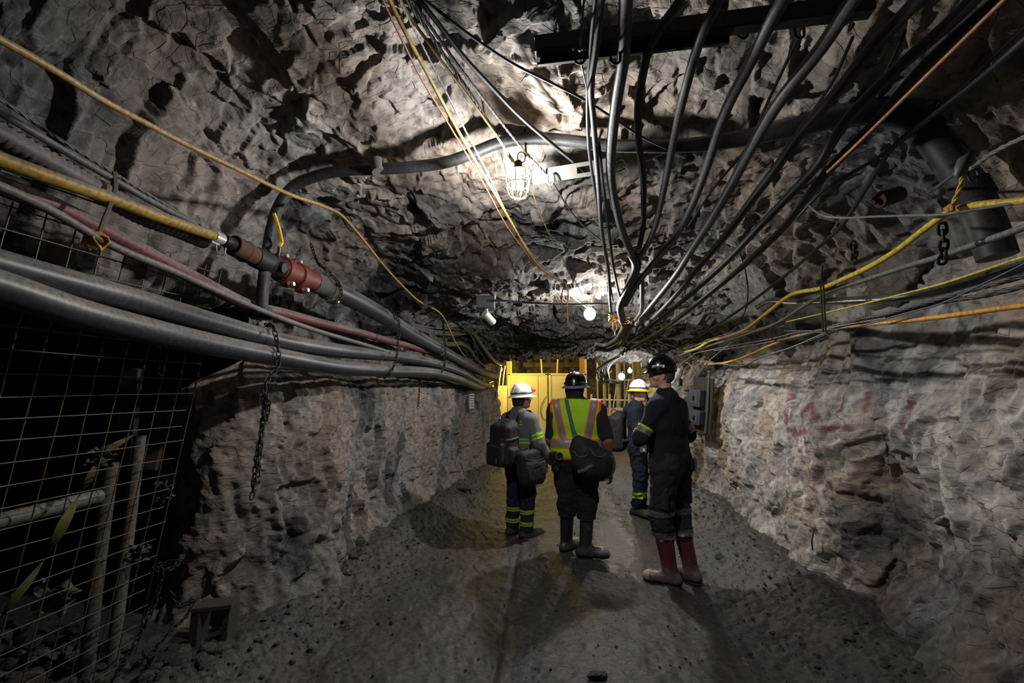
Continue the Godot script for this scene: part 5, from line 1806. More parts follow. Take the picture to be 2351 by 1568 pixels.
func face_normals(P: PackedVector3Array, I: PackedInt32Array) -> PackedVector3Array:
	var N := PackedVector3Array()
	N.resize(P.size())
	for t in range(0, I.size(), 3):
		var a := I[t]
		var b := I[t + 1]
		var c := I[t + 2]
		var f := (P[c] - P[a]).cross(P[b] - P[a])
		N[a] += f
		N[b] += f
		N[c] += f
	for q in N.size():
		N[q] = N[q].normalized() if N[q].length_squared() > 1e-20 else Vector3.UP
	return N


func pack(list: Array) -> ArrayMesh:
	var P := PackedVector3Array()
	var N := PackedVector3Array()
	var K := PackedColorArray()
	var I := PackedInt32Array()
	for a in list:
		var base := P.size()
		P.append_array(a[0])
		N.append_array(a[1])
		K.append_array(a[2])
		for i in a[3]:
			I.append(i + base)
	var arr := []
	arr.resize(Mesh.ARRAY_MAX)
	arr[Mesh.ARRAY_VERTEX] = P
	arr[Mesh.ARRAY_NORMAL] = N
	arr[Mesh.ARRAY_COLOR] = K
	arr[Mesh.ARRAY_INDEX] = I
	var m := ArrayMesh.new()
	m.add_surface_from_arrays(Mesh.PRIMITIVE_TRIANGLES, arr)
	return m


func flat(c: Color) -> Callable:
	return func(_p: Vector3, _n: Vector3) -> Color: return c


func hand_bones(w: Vector3, d: Vector3, n: Vector3, curl: float, thumb: float) -> Array:
	# w wrist, d towards the fingers, n out of the back of the hand; thumb +1 or -1 across
	d = d.normalized()
	n = (n - d * n.dot(d)).normalized()
	var s := d.cross(n) * thumb
	var r := []
	for i in 4:
		var o := s * (0.030 - 0.020 * i)
		r.append(bn(w + o * 0.6, w + o + d * 0.085, 0.016, 0.013))
		var L: float = [0.078, 0.088, 0.082, 0.064][i]
		var p := w + o * 1.08 + d * 0.09
		var ang := 0.0
		for j in 3:
			ang += curl * [0.5, 0.9, 0.7][j]
			var dd := d * cos(ang) - n * sin(ang)
			var q: Vector3 = p + dd * L * [0.45, 0.31, 0.24][j]
			r.append(bn(p, q, 0.0095 - 0.001 * j, 0.0088 - 0.001 * j))
			p = q
	var t0 := w + s * 0.022 + d * 0.02
	var t1 := t0 + s * 0.03 + d * 0.035 - n * 0.012
	r.append(bn(t0, t1, 0.014, 0.011))
	r.append(bn(t1, t1 + d * 0.033 - n * 0.01 + s * 0.004, 0.0105, 0.009))
	return r


# a frame at o: [forward, up, right] -> world
class Frame:
	var o: Vector3
	var f: Vector3
	var r: Vector3
	var u := Vector3.UP
	func _init(at: Vector3, fwd: Vector3) -> void:
		o = at
		f = Vector3(fwd.x, 0, fwd.z).normalized()
		r = Vector3(-f.z, 0, f.x)
	func p(a: float, b: float, c: float) -> Vector3:
		return o + f * a + u * b + r * c
	func basis() -> Basis:   # x right, y up, z back
		return Basis(r, u, -f)


func head_bones(h: Frame, neck: Vector3) -> Array:
	var r := []
	r.append(bn(h.p(-0.028, 0.03, 0), h.p(0.004, 0.035, 0), 0.083, 0.078, h.r, 0.10))
	r.append(bn(h.p(0.03, -0.01, 0), h.p(0.05, -0.07, 0), 0.058, 0.040))
	r.append(bn(h.p(0.0, -0.045, -0.03), h.p(0.05, -0.075, -0.012), 0.03, 0.024))
	r.append(bn(h.p(0.0, -0.045, 0.03), h.p(0.05, -0.075, 0.012), 0.03, 0.024))
	r.append(bn(h.p(0.082, 0.022, 0), h.p(0.104, -0.022, 0), 0.009, 0.013))
	r.append(bn(h.p(0.098, -0.026, -0.012), h.p(0.098, -0.026, 0.012), 0.008, 0.008))
	for s in [-1.0, 1.0]:
		r.append(bn(h.p(0.082, 0.03, 0.008 * s), h.p(0.07, 0.032, 0.04 * s), 0.010, 0.010))
		r.append(bn(h.p(0.066, -0.02, 0.04 * s), h.p(0.05, -0.03, 0.05 * s), 0.018, 0.016))
		r.append(bn(h.p(-0.012, 0.022, 0.078 * s), h.p(-0.004, -0.028, 0.074 * s), 0.014, 0.010, h.r, 0.8))
	r.append(bn(h.p(0.090, -0.05, -0.014), h.p(0.090, -0.05, 0.014), 0.0075, 0.0075))
	r.append(bn(h.p(0.087, -0.061, -0.013), h.p(0.087, -0.061, 0.013), 0.008, 0.008))
	r.append(bn(h.p(0.080, -0.088, -0.008), h.p(0.080, -0.088, 0.008), 0.017, 0.017))
	r.append(bn(h.p(-0.025, -0.05, 0), neck, 0.055, 0.062))
	return r


func helmet(o: Node3D, h: Frame, kind: Dictionary) -> void:
	var st: Material = M[kind.shell]
	var R0 := 0.130
	var dome := []
	for k in 11:
		var a := PI / 2 * k / 10.0
		dome.append(Vector2(R0 * pow(cos(a), 0.8) if k < 10 else 0.0, 0.012 + 0.135 * sin(a)))
	var prof := [Vector2(0.118, -0.006), Vector2(R0 + 0.002, 0.0)]
	prof.append_array(dome)
	var hm := part("helmet", lathe_mesh(prof, 32, Vector2(0.88, 1.02)), st, o)
	var tl: float = kind.get("tilt", 0.0)
	hm.transform = Transform3D(h.basis() * Basis(Vector3.RIGHT, tl) * Basis(Vector3.BACK, kind.get("roll", 0.0)), h.p(-0.005, 0.045, 0))
	# brim, with thickness
	var B := []
	for k in 41:
		var a := TAU * k / 40.0
		B.append(a)
	var bw: float = kind.brim
	var bst := st_new()
	bst.set_smooth_group(1)
	for k in 40:
		var q := []
		for a in [B[k], B[k + 1]]:
			var c := Vector3(cos(a) * 0.88, 0, sin(a) * 1.02)
			var w: float = bw * (1.0 + 0.35 * maxf(0.0, -sin(a))) if kind.full else 0.008 + bw * 1.3 * smoothstep(0.35, 0.9, -sin(a))
			var e := c.normalized()
			q.append([c * R0 * 0.98 + Vector3(0, 0.006, 0), c * R0 + e * w + Vector3(0, -0.010 - w * 0.22, 0), c * R0 + e * w + Vector3(0, -0.0135 - w * 0.22, 0), c * R0 * 0.96 + Vector3(0, -0.002, 0)])
		for j in 3:
			for v in [q[0][j], q[1][j], q[0][j + 1], q[1][j], q[1][j + 1], q[0][j + 1]]:
				bst.add_vertex(v)
	bst.generate_normals()
	part("brim", bst.commit(), M[kind.get("brim_mat", kind.shell)], hm)
	# ridges over the crown
	for x in [-0.035, 0.0, 0.035]:
		var pts := []
		for k in 9:
			var a := lerpf(0.35, PI - 0.45, k / 8.0)
			pts.append(Vector3(x * 1.1, 0.012 + 0.135 * sin(a) - absf(x) * 0.28, cos(a) * R0 * 1.0))
		part("ridge", tube_mesh(pts, func(_d, f): return 0.009 * (0.4 + 0.6 * sin(PI * f)), 8, 0.02), st, hm)
	var band := []
	for k in 33:
		var a := TAU * k / 32.0
		band.append(Vector3(cos(a) * 0.88 * (R0 + 0.002), 0.026, sin(a) * 1.02 * (R0 + 0.002)))
	part("helmet_band", tube_mesh(band, 0.008, 6, 0.1, null, false), M.black_plastic, hm)
	for q in kind.get("stickers", []):
		var a: float = q[0]
		var e := Vector3(cos(a) * 0.88, 0, sin(a) * 1.02)
		var sp := part("sticker", box_mesh(Vector3(q[1], q[2], 0.004), 0.001), M[q[4]], hm)
		sp.transform = Transform3D(Basis(Vector3.UP, PI / 2 - a) * Basis(Vector3.RIGHT, -0.28), e * (R0 * (1.0 - 0.22 * q[3])) + Vector3(0, 0.03 + 0.05 * q[3], 0))
		if q.size() > 5:
			# a line of small print
			for j in q[5]:
				part("letter", box_mesh(Vector3(q[1] * 0.55 / q[5], q[2] * 0.45, 0.001), 0.0002), M.print_grey, sp).position = Vector3(q[1] * 0.72 * ((j + 0.5) / q[5] - 0.5), 0, 0.0028)
	if kind.has("lamp"):
		var lb := part("cap_lamp", sleeve(Vector3(0, 0.065, -0.125), Vector3(0, 0.058, -0.178), 0.028, 0.033, 16), M[kind.lamp], hm)
		part("lamp_glass", sleeve(Vector3(0, 0.058, -0.176), Vector3(0, 0.0575, -0.181), 0.027, 0.026, 16), M.bright_metal, lb)
		part("lamp_clip", box_mesh(Vector3(0.05, 0.05, 0.02), 0.006), M.black_plastic, lb).position = Vector3(0, 0.055, -0.128)


func band(name_: String, bones: Array, a: Vector3, b: Vector3, iso: float, m: String, parent: Node3D, wr := 0.0, ws := Vector3(9, 5, 9)) -> void:
	# a reflective band between two planes across a limb, from a to b
	var n := (b - a).normalized()
	var arr := skin(bones, 0.0085, 0.02, iso, [[a, n], [b, -n]], flat(Color(1, 1, 1)), wr, ws)
	if arr[3].size():
		part(name_, pack([arr]), M[m], parent)


# spec: at, face, look, H, colours, joints; returns [node, frames, bone sets]
func figure(s: Dictionary) -> Dictionary:
	var o := thing("person", s.label, "person", Vector3.ZERO)
	var b := Frame.new(s.at, s.face)
	var k: float = s.H / 1.78
	var W: float = s.get("wide", 1.0)
	var lean: float = s.get("lean", 0.0)
	var kk := k
	k = k * s.get("torso_up", 1.0)
	var hip := [b.p(0, 0.93 * k, -0.10 * W), b.p(0, 0.93 * k, 0.10 * W)]
	var sh := [b.p(lean - 0.01, 1.395 * k, -0.18 * W), b.p(lean - 0.01, 1.395 * k, 0.18 * W)]
	var neck := b.p(lean, 1.50 * k, 0)
	var hd := Frame.new(b.p(lean + 0.035, s.H - 0.118, 0) + s.get("head_shift", Vector3.ZERO), s.look)
	var torso := [
		bn(b.p(0, 0.96 * k, -0.075 * W), b.p(0, 0.96 * k, 0.075 * W), 0.125 * W, 0.125 * W, b.f, 0.12),
		bn(b.p(0.01 + lean * 0.3, 1.10 * k, -0.06 * W), b.p(0.01 + lean * 0.3, 1.10 * k, 0.06 * W), 0.125 * W, 0.125 * W, b.f, 0.15),
		bn(b.p(lean * 0.8, 1.27 * k, -0.08 * W), b.p(lean * 0.8, 1.27 * k, 0.08 * W), 0.132 * W, 0.132 * W, b.f, 0.22),
		bn(b.p(lean - 0.005, 1.375 * k, -0.10 * W), b.p(lean - 0.005, 1.375 * k, 0.10 * W), 0.092 * W, 0.092 * W, b.f, 0.1),
		bn(sh[0] + b.u * 0.02, neck - b.u * 0.035, 0.055, 0.05),
		bn(sh[1] + b.u * 0.02, neck - b.u * 0.035, 0.055, 0.05),
		bn(b.p(lean, 1.44 * k, -0.06), neck, 0.06, 0.055),
		bn(b.p(lean, 1.44 * k, 0.06), neck, 0.06, 0.055),
	]
	k = kk
	var arms := []
	var fore := []
	var hands := []
	for i in 2:
		var j: Array = s.arms[i]
		var el := b.p(j[0].x, j[0].y * k, j[0].z)
		var wr := b.p(j[1].x, j[1].y * k, j[1].z)
		arms.append([bn(sh[i], el, 0.062 * W, 0.052), bn(el, wr, 0.052, 0.042)])
		fore.append([el, wr])
		var d := (wr - el).normalized()
		var nn: Vector3 = b.r * (1.0 if i else -1.0) + b.f * 0.3
		if j.size() > 2:
			d = (b.f * j[2].x + b.u * j[2].y + b.r * j[2].z).normalized()
			nn = b.f * j[3].x + b.u * j[3].y + b.r * j[3].z
		hands.append(hand_bones(wr + d * 0.02, d, nn, s.get("curl", 0.55), 1.0 if i == (1 if j.size() < 3 else 0) else -1.0))
	var legs := []
	var feet := []
	for i in 2:
		var j: Array = s.legs[i]   # knee (f,u,r), ankle (f,u,r), toe direction (f,r)
		var kn := b.p(j[0].x, j[0].y * k, j[0].z)
		var an := b.p(j[1].x, j[1].y, j[1].z)
		legs.append([bn(hip[i], kn, 0.104 * W, 0.078 * W), bn(kn, an, 0.078 * W, s.get("cuff", 0.062))])
		var t: Vector3 = (b.f * j[2].x + b.r * j[2].y).normalized()
		feet.append([kn, an, t])
	# the body itself, one surface from head to toe
	var thin := []
	for q in torso:
		thin.append(bn(q[0], q[1], q[2] - 0.03, q[3] - 0.03, q[4], q[5]))
	for i in 2:
		for q in arms[i]:
			thin.append(bn(q[0], q[1], q[2] - s.get("sleeve", 0.012), q[3] - s.get("sleeve", 0.012)))
		thin.append(bn(legs[i][0][0], legs[i][0][1], 0.08, 0.052))
		thin.append(bn(legs[i][1][0], legs[i][1][1], 0.052, 0.038))
		thin.append(bn(feet[i][1] + Vector3(0, -0.02, 0), feet[i][1] + feet[i][2] * 0.14 + Vector3(0, -0.045, 0), 0.035, 0.03))
	thin.append(bn(neck, hd.p(-0.02, -0.06, 0), 0.058, 0.054))
	var sk: Color = s.skin
	var skt := func(p: Vector3, n: Vector3) -> Color:
		var c := sk * (1.0 + 0.12 * nB.get_noise_3d(p.x * 20.0, p.y * 20.0, p.z * 20.0))
		if s.has("beard") and hd.f.dot(p - hd.o) > 0.02 and (p - hd.o).y < -0.032:
			c = c.lerp(Color(0.30, 0.28, 0.27), 0.55)
		c.a = 1.0
		return c
	var body := [skin(thin, 0.013, 0.02, 0.0, [], skt), skin(head_bones(hd, neck), 0.0042, 0.0085, 0.0, [], skt)]
	for i in 2:
		if not s.get("gloves", false):
			body.append(skin(hands[i], 0.0042, 0.006, 0.0, [], skt))
	part("body", pack(body), M.skin, o)
	if s.get("gloves", false):
		for i in 2:
			part("glove", pack([skin(hands[i], 0.0045, 0.008, 0.003, [], flat(s.glove_color))]), M.cloth, o)
	for e in [-1.0, 1.0]:
		var sp := SphereMesh.new()
		sp.radius = 0.0115
		sp.height = 0.023
		sp.radial_segments = 12
		sp.rings = 8
		part("eye", sp, M.eye, o).position = hd.p(0.0735, 0.012, 0.031 * e)
	# clothes
	var top_bones := torso.duplicate()
	for i in 2:
		if s.get("short_sleeve", false):
			var q: Array = arms[i][0]
			top_bones.append(bn(q[0], q[0].lerp(q[1], 0.86), q[2] + 0.002, q[3] + 0.016))
		else:
			top_bones.append_array(arms[i])
	var clip := [[b.p(0, s.get("hem", 0.88) * k, 0), Vector3.UP]]
	var jt: Callable = s.get("top_tint", flat(s.top))
	var collar := [bn(b.p(lean - 0.02, 1.49 * k, -0.03), b.p(lean - 0.02, 1.49 * k, 0.03), 0.062, 0.062)] if not s.get("short_sleeve", false) else []
	part(s.top_name, pack([skin(top_bones + collar, 0.0105, 0.02, 0.006, clip, jt, 0.014)]), M.cloth, o)
	var leg_bones := [torso[0]]
	leg_bones.append_array(legs[0])
	leg_bones.append_array(legs[1])
	part("trousers", pack([skin(leg_bones, 0.0105, 0.014, 0.002, [[b.p(0, 1.04 * k, 0), Vector3.DOWN], [b.p(0, s.get("leg_end", 0.09), 0), Vector3.UP]], s.get("leg_tint", flat(s.bottom)), 0.02, Vector3(9, 12, 9))]), M.cloth, o)
	for i in 2:
		var an: Vector3 = feet[i][1]
		var t: Vector3 = feet[i][2]
		var side := t.cross(Vector3.UP)
		var g := Vector3(an.x, s.at.y, an.z)
		var shaft: float = s.boot_top
		var up: Vector3 = (feet[i][0] - an).normalized()
		var fb := [
			bn(g + t * -0.055 + Vector3(0, 0.052, 0), g + t * 0.03 + Vector3(0, 0.055, 0), 0.046, 0.048),
			bn(g + t * 0.03 + Vector3(0, 0.06, 0), g + t * 0.155 + Vector3(0, 0.045, 0) + side * 0.0, 0.05, 0.046, side, -0.12),
			bn(g + t * 0.155 + Vector3(0, 0.043, 0), g + t * 0.19 + Vector3(0, 0.04, 0), 0.045, 0.04, side, -0.12),
			bn(g + Vector3(0, 0.07, 0) - t * 0.01, an + up * (shaft - an.y + s.at.y), 0.056, s.boot_r),
		]
		var bt := part("boot", pack([skin(fb, 0.0075, 0.010, 0.004, [[g + Vector3(0, 0.012, 0), Vector3.UP], [g + Vector3(0, shaft, 0) , Vector3.DOWN]], s.boot_tint.call(g, t), 0.004)]), M.cloth if not s.get("rubber", false) else M.boot, o)
		var sole := fb.slice(0, 3)
		part("sole", pack([skin(sole, 0.0075, 0.008, 0.009, [[g + Vector3(0, 0.002, 0), Vector3.UP], [g + Vector3(0, 0.03, 0), Vector3.DOWN]], flat(s.get("sole", Color(0.03, 0.03, 0.03))))]), M.cloth, bt)
		part("sole_base", pack([skin([bn(g - t * 0.055 + Vector3(0, 0.004, 0), g + t * 0.19 + Vector3(0, 0.004, 0), 0.05, 0.046, Vector3.UP, 8.0)], 0.006, 0.004, 0.0, [], flat(s.get("sole", Color(0.03, 0.03, 0.03))))]), M.cloth, bt)
	helmet(o, hd, s.helmet)
	return {"o": o, "b": b, "k": k, "hd": hd, "torso": torso, "arms": arms, "legs": legs, "feet": feet, "sh": sh, "neck": neck}


func hair(g: Dictionary, color: Color, low: float, back: float) -> void:
	var h: Frame = g.hd
	var bones := [bn(h.p(-0.03, 0.03, 0), h.p(0.0, 0.035, 0), 0.090, 0.086, h.r, 0.04), bn(h.p(-0.045, -0.01, -0.035), h.p(-0.05, low, -0.032), 0.058, 0.05), bn(h.p(-0.045, -0.01, 0.035), h.p(-0.05, low, 0.032), 0.058, 0.05)]
	part("hair", pack([skin(bones, 0.006, 0.010, 0.004, [[h.p(back, 0, 0), -h.f], [h.p(0, 0.06, 0), Vector3.DOWN]], flat(color), 0.006, Vector3(40, 12, 40))]), M.cloth, g.o)


func glasses(g: Dictionary) -> void:
	var h: Frame = g.hd
	var o := part("safety_glasses", tube_mesh([h.p(0.0, 0.02, -0.078), h.p(0.07, 0.018, -0.072), h.p(0.098, 0.018, -0.05), h.p(0.106, 0.02, 0), h.p(0.098, 0.018, 0.05), h.p(0.07, 0.018, 0.072), h.p(0.0, 0.02, 0.078)], 0.0035, 6, 0.02), M.black_plastic, g.o)
	for e in [-1.0, 1.0]:
		var st := bar_mesh(h.p(0.1015, -0.014, 0.034 * e), h.p(0.1015, 0.02, 0.034 * e), 0.05, 0.003)
		part("lens", st, M.lens, o)


func pouch(called: String, label: String, category: String, lobes: Array, m: String, k := 0.012, wr := 0.008) -> Node3D:
	var o := thing(called, label, category, lobes[0][0])
	var arr := skin(lobes, 0.0095, k, 0.0, [], flat(Color(1, 1, 1)), wr, Vector3(10, 8, 10))
	for i in arr[0].size():
		arr[0][i] -= lobes[0][0]
	part("bag_body", pack([arr]), M[m], o)
	return o


func field(lobes: Array, k: float, p: Vector3) -> float:
	var acc := 0.0
	for l in lobes:
		var d := 0.0
		if l.size() > 6:
			var bf: Basis = l[6]
			var q: Vector3 = (bf.inverse() * (p - l[0])).abs() - l[7]
			d = q.max(Vector3.ZERO).length() + minf(maxf(q.x, maxf(q.y, q.z)), 0.0) - l[8]
		else:
			var ba: Vector3 = l[1] - l[0]
			var t: float = clampf((p - l[0]).dot(ba) / maxf(ba.length_squared(), 1e-9), 0.0, 1.0)
			d = (p - l[0] - ba * t).length() - lerpf(l[2], l[3], t)
		acc += exp(-d / k)
	return -k * log(acc)


# the point where a line from p, going against dir, meets the surface of lobes; with the outward direction, as strap() wants it
func onto(lobes: Array, k: float, p: Vector3, dir: Vector3, lift := 0.002) -> Array:
	dir = dir.normalized()
	var q := p + dir * 0.45
	for i in 40:
		var d := field(lobes, k, q)
		if d < 0.002:
			break
		q -= dir * d * 0.8
	return [q + dir * lift, dir]


func boots_plain(c: Color, dusted: Color) -> Callable:
	return func(g: Vector3, t: Vector3) -> Callable:
		return func(p: Vector3, n: Vector3) -> Color:
			var w := nB.get_noise_3d(p.x * 12.0, p.y * 12.0, p.z * 12.0)
			var k := smoothstep(0.05, 0.16, (p - g).dot(t) + 0.05 * w) * smoothstep(-0.2, 0.5, n.y) + smoothstep(0.14, 0.02, p.y - g.y + 0.05 * w) * 0.5
			return c.lerp(dusted, clampf(k, 0.0, 1.0))


func strap(o: Node3D, called: String, pts: Array, w: float, th: float, m: String) -> void:
	# a flat webbing strap through points: each [position, outward normal]
	var st := st_new()
	st.set_smooth_group(1)
	var P := []
	var path := smooth_path(pts.map(func(q): return q[0]), 0.03)
	var out := smooth_path(pts.map(func(q): return q[1]), 0.001)
	for i in path.size():
		var t := (path[mini(i + 1, path.size() - 1)] - path[maxi(i - 1, 0)]).normalized()
		var n: Vector3 = out[mini(out.size() - 1, int(float(i) / (path.size() - 1) * (out.size() - 1)))].normalized()
		var s := t.cross(n).normalized()
		n = s.cross(t)
		P.append([path[i] - s * w * 0.5 + n * th, path[i] + s * w * 0.5 + n * th, path[i] + s * w * 0.5 - n * th, path[i] - s * w * 0.5 - n * th])
	for i in P.size() - 1:
		for j in 4:
			var a: Vector3 = P[i][j] - o.position
			var b: Vector3 = P[i][(j + 1) % 4] - o.position
			var c: Vector3 = P[i + 1][j] - o.position
			var d: Vector3 = P[i + 1][(j + 1) % 4] - o.position
			for v in [a, b, c, b, d, c]:
				st.add_vertex(v)
	st.generate_normals()
	part(called, st.commit(), M[m], o)


func build_people() -> void:
	mat(Color(0.75, 0.73, 0.70), 0.2, 0.0, "eye")
	var ln := mat(Color(0.8, 0.85, 0.9, 0.25), 0.05, 0.0, "lens")
	ln.transparency = BaseMaterial3D.TRANSPARENCY_ALPHA
	var bt := dusty("boot", Color.WHITE, 0.45, M.wear, 6.0)
	bt.vertex_color_use_as_albedo = true
	white_helmet_worker()
	vest_worker()
	right_worker()
	phone_worker()


func ground(px: float, py: float) -> Vector3:
	var p := Y(px, py, 0.0)
	p.y = floor_y(p.x, -p.z)
	return p


func white_helmet_worker() -> void:
	var g := figure({
		"label": "person in grey work jacket and white helmet standing left with a black backpack", "at": ground(1194, 1219), "face": Vector3(0.72, 0, -0.7), "look": Vector3(0.95, 0, -0.35), "H": 1.72, "wide": 1.1,
		"skin": Color(0.36, 0.19, 0.14), "top": Color(0.15, 0.15, 0.163), "top_name": "jacket", "bottom": Color(0.016, 0.022, 0.045), "hem": 0.86,
		"arms": [[Vector3(0.04, 1.14, -0.25), Vector3(0.15, 0.93, -0.22)], [Vector3(0.03, 1.13, 0.29), Vector3(0.20, 0.91, 0.33)]],
		"legs": [[Vector3(0.02, 0.50, -0.11), Vector3(-0.01, 0.10, -0.12), Vector2(1.0, -0.15)], [Vector3(0.03, 0.50, 0.10), Vector3(0.0, 0.10, 0.11), Vector2(1.0, 0.3)]],
		"gloves": true, "glove_color": Color(0.03, 0.035, 0.045), "cuff": 0.072, "leg_end": 0.075,
		"boot_top": 0.17, "boot_r": 0.058, "boot_tint": boots_plain(Color(0.05, 0.047, 0.045), Color(0.10, 0.095, 0.09)),
		"helmet": {"shell": "helmet_white", "brim": 0.042, "full": true, "lamp": "orange_plastic", "tilt": 0.05, "stickers": [[0.1, 0.09, 0.026, 0.0, "silver_band"], [0.9, 0.05, 0.024, 0.0, "silver_band", 3]]},
	})
	hair(g, Color(0.035, 0.025, 0.02), -0.055, 0.0)
	glasses(g)
	var b: Frame = g.b
	var k: float = g.k
	var o: Node3D = g.o
	# bands on sleeve, body and legs
	var ar: Array = g.arms[1]
	var s0: Vector3 = ar[0][0].lerp(ar[0][1], 0.55)
	var s1: Vector3 = ar[0][0].lerp(ar[0][1], 0.80)
	band("lime_band", ar, s0, s1, 0.011, "lime", o, 0.014)
	band("silver_band", ar, s0.lerp(s1, 0.38), s0.lerp(s1, 0.62), 0.0135, "silver_band", o, 0.014)
	band("lime_band", g.torso, b.p(0, 1.13 * k, 0), b.p(0, 1.19 * k, 0), 0.010, "lime", o, 0.014)
	band("silver_band", g.torso, b.p(0, 1.15 * k, 0), b.p(0, 1.17 * k, 0), 0.0125, "silver_band", o, 0.014)
	for q in [[1.385, 1.40], [1.35, 1.365]]:
		var arr := skin(g.torso, 0.0085, 0.02, 0.010, [[b.p(0, q[0] * k, 0), Vector3.UP], [b.p(0, q[1] * k, 0), Vector3.DOWN], [b.p(0, 0, 0.04), b.r], [b.p(0, 0, 0.15), -b.r], [b.p(0, 0, 0), -b.f]], flat(Color(1, 1, 1)), 0.014)
		part("shoulder_band", pack([arr]), M.lime, o)
	for i in 2:
		for q in [[0.33, 0.285], [0.20, 0.155]]:
			band("lime_band", g.legs[i], b.p(0, q[1], 0), b.p(0, q[0], 0), 0.006, "lime", o, 0.02, Vector3(9, 12, 9))
			band("silver_band", g.legs[i], b.p(0, q[1] + 0.014, 0), b.p(0, q[0] - 0.014, 0), 0.0085, "silver_band" if false else "lime_grey", o, 0.02, Vector3(9, 12, 9))
	# backpack
	var bb := b.basis()
	var PL := [
		bx(b.p(-0.26, 1.12 * k, 0), bb, Vector3(0.165, 0.245, 0.115), 0.07), bn(b.p(-0.22, 1.33 * k, -0.06), b.p(-0.22, 1.33 * k, 0.06), 0.09, 0.09),
		bx(b.p(-0.375, 1.02 * k, 0), bb, Vector3(0.13, 0.13, 0.06), 0.03), bx(b.p(-0.27, 1.0 * k, -0.17), bb, Vector3(0.035, 0.09, 0.07), 0.03), bx(b.p(-0.27, 1.0 * k, 0.17), bb, Vector3(0.035, 0.09, 0.07), 0.03)]
	var bp := pouch("backpack", "black backpack on the back of the white helmeted worker", "backpack", PL, "nylon", 0.012)
	var sfc := func(f: float, u: float, r: float, d: Vector3) -> Array: return onto(PL, 0.012, b.p(f, u * k, r), d)
	strap(bp, "zip_line", [sfc.call(-0.26, 1.24, -0.13, -b.f + b.u), sfc.call(-0.26, 1.33, -0.08, -b.f + b.u), sfc.call(-0.26, 1.36, 0.0, -b.f + b.u), sfc.call(-0.26, 1.33, 0.08, -b.f + b.u), sfc.call(-0.26, 1.24, 0.13, -b.f + b.u)], 0.008, 0.003, "blue_trim")
	strap(bp, "zip_line", [sfc.call(-0.37, 1.10, -0.11, -b.f), sfc.call(-0.37, 1.12, 0.0, -b.f), sfc.call(-0.37, 1.10, 0.11, -b.f)], 0.012, 0.003, "grey_nylon_light")
	for q in [1.19, 0.93]:
		strap(bp, "compression_strap", [sfc.call(-0.30, q, 0.08, -b.f), sfc.call(-0.28, q, 0.10, -b.f + b.r), sfc.call(-0.25, q + 0.01, 0.10, b.r), sfc.call(-0.18, q + 0.02, 0.10, b.r)], 0.024, 0.004, "grey_nylon_light" if q > 1.0 else "grey_nylon")
	strap(bp, "pale_tag", [sfc.call(-0.4, 0.98, 0.06, -b.f), sfc.call(-0.4, 0.92, 0.06, -b.f)], 0.012, 0.003, "silver_band")
	for sd in [-1.0, 1.0]:
		strap(bp, "shoulder_strap", [[b.p(-0.15, 1.30 * k, 0.09 * sd), -b.f], [b.p(-0.10, 1.47 * k, 0.10 * sd), b.u], [b.p(0.02, 1.525 * k, 0.11 * sd), b.u], [b.p(0.13, 1.42 * k, 0.12 * sd), b.f], [b.p(0.14, 1.25 * k, 0.15 * sd), b.f], [b.p(0.02, 1.10 * k, 0.21 * sd), b.r * sd], [b.p(-0.16, 1.02 * k, 0.17 * sd), b.r * sd]], 0.05, 0.005, "nylon")
	part("haul_loop", tube_mesh([b.p(-0.18, 1.42 * k, -0.03) - bp.position, b.p(-0.2, 1.47 * k, 0) - bp.position, b.p(-0.18, 1.42 * k, 0.03) - bp.position], 0.008, 8, 0.02), M.nylon, bp)
	# big satchel at the right hip
	var SL := [
		bx(b.p(-0.07, 0.92 * k, 0.265), bb * Basis(Vector3.RIGHT, 0.08), Vector3(0.07, 0.15, 0.215), 0.05), bx(b.p(-0.08, 0.78 * k, 0.27), bb, Vector3(0.07, 0.12, 0.18), 0.065),
		bx(b.p(-0.08, 0.83 * k, 0.32), bb, Vector3(0.035, 0.10, 0.15), 0.022)]
	var sa := pouch("satchel", "large dark grey satchel at the hip of the white helmeted worker", "bag", SL, "grey_nylon", 0.014)
	strap(sa, "cloth_label", [onto(SL, 0.014, b.p(0.095, 0.84 * k, 0.2), b.r, 0.003), onto(SL, 0.014, b.p(0.095, 0.79 * k, 0.2), b.r, 0.003)], 0.045, 0.003, "silver_band")
	strap(sa, "flap_edge", [onto(SL, 0.014, b.p(-0.26, 0.99 * k, 0.2), b.r), onto(SL, 0.014, b.p(-0.16, 0.95 * k, 0.2), b.r), onto(SL, 0.014, b.p(-0.02, 0.945 * k, 0.2), b.r), onto(SL, 0.014, b.p(0.11, 0.99 * k, 0.2), b.r)], 0.014, 0.003, "nylon")
	strap(sa, "zip_line", [onto(SL, 0.014, b.p(-0.17, 0.88 * k, 0.2), b.r), onto(SL, 0.014, b.p(-0.02, 0.90 * k, 0.2), b.r)], 0.008, 0.003, "nylon")
	strap(sa, "carry_strap", [[b.p(-0.16, 1.0 * k, 0.26), b.r], [b.p(-0.06, 1.13 * k, 0.24), b.r], [b.p(0.05, 1.22 * k, 0.22), b.r], [b.p(0.1, 1.3 * k, 0.12), b.f]], 0.035, 0.003, "nylon")


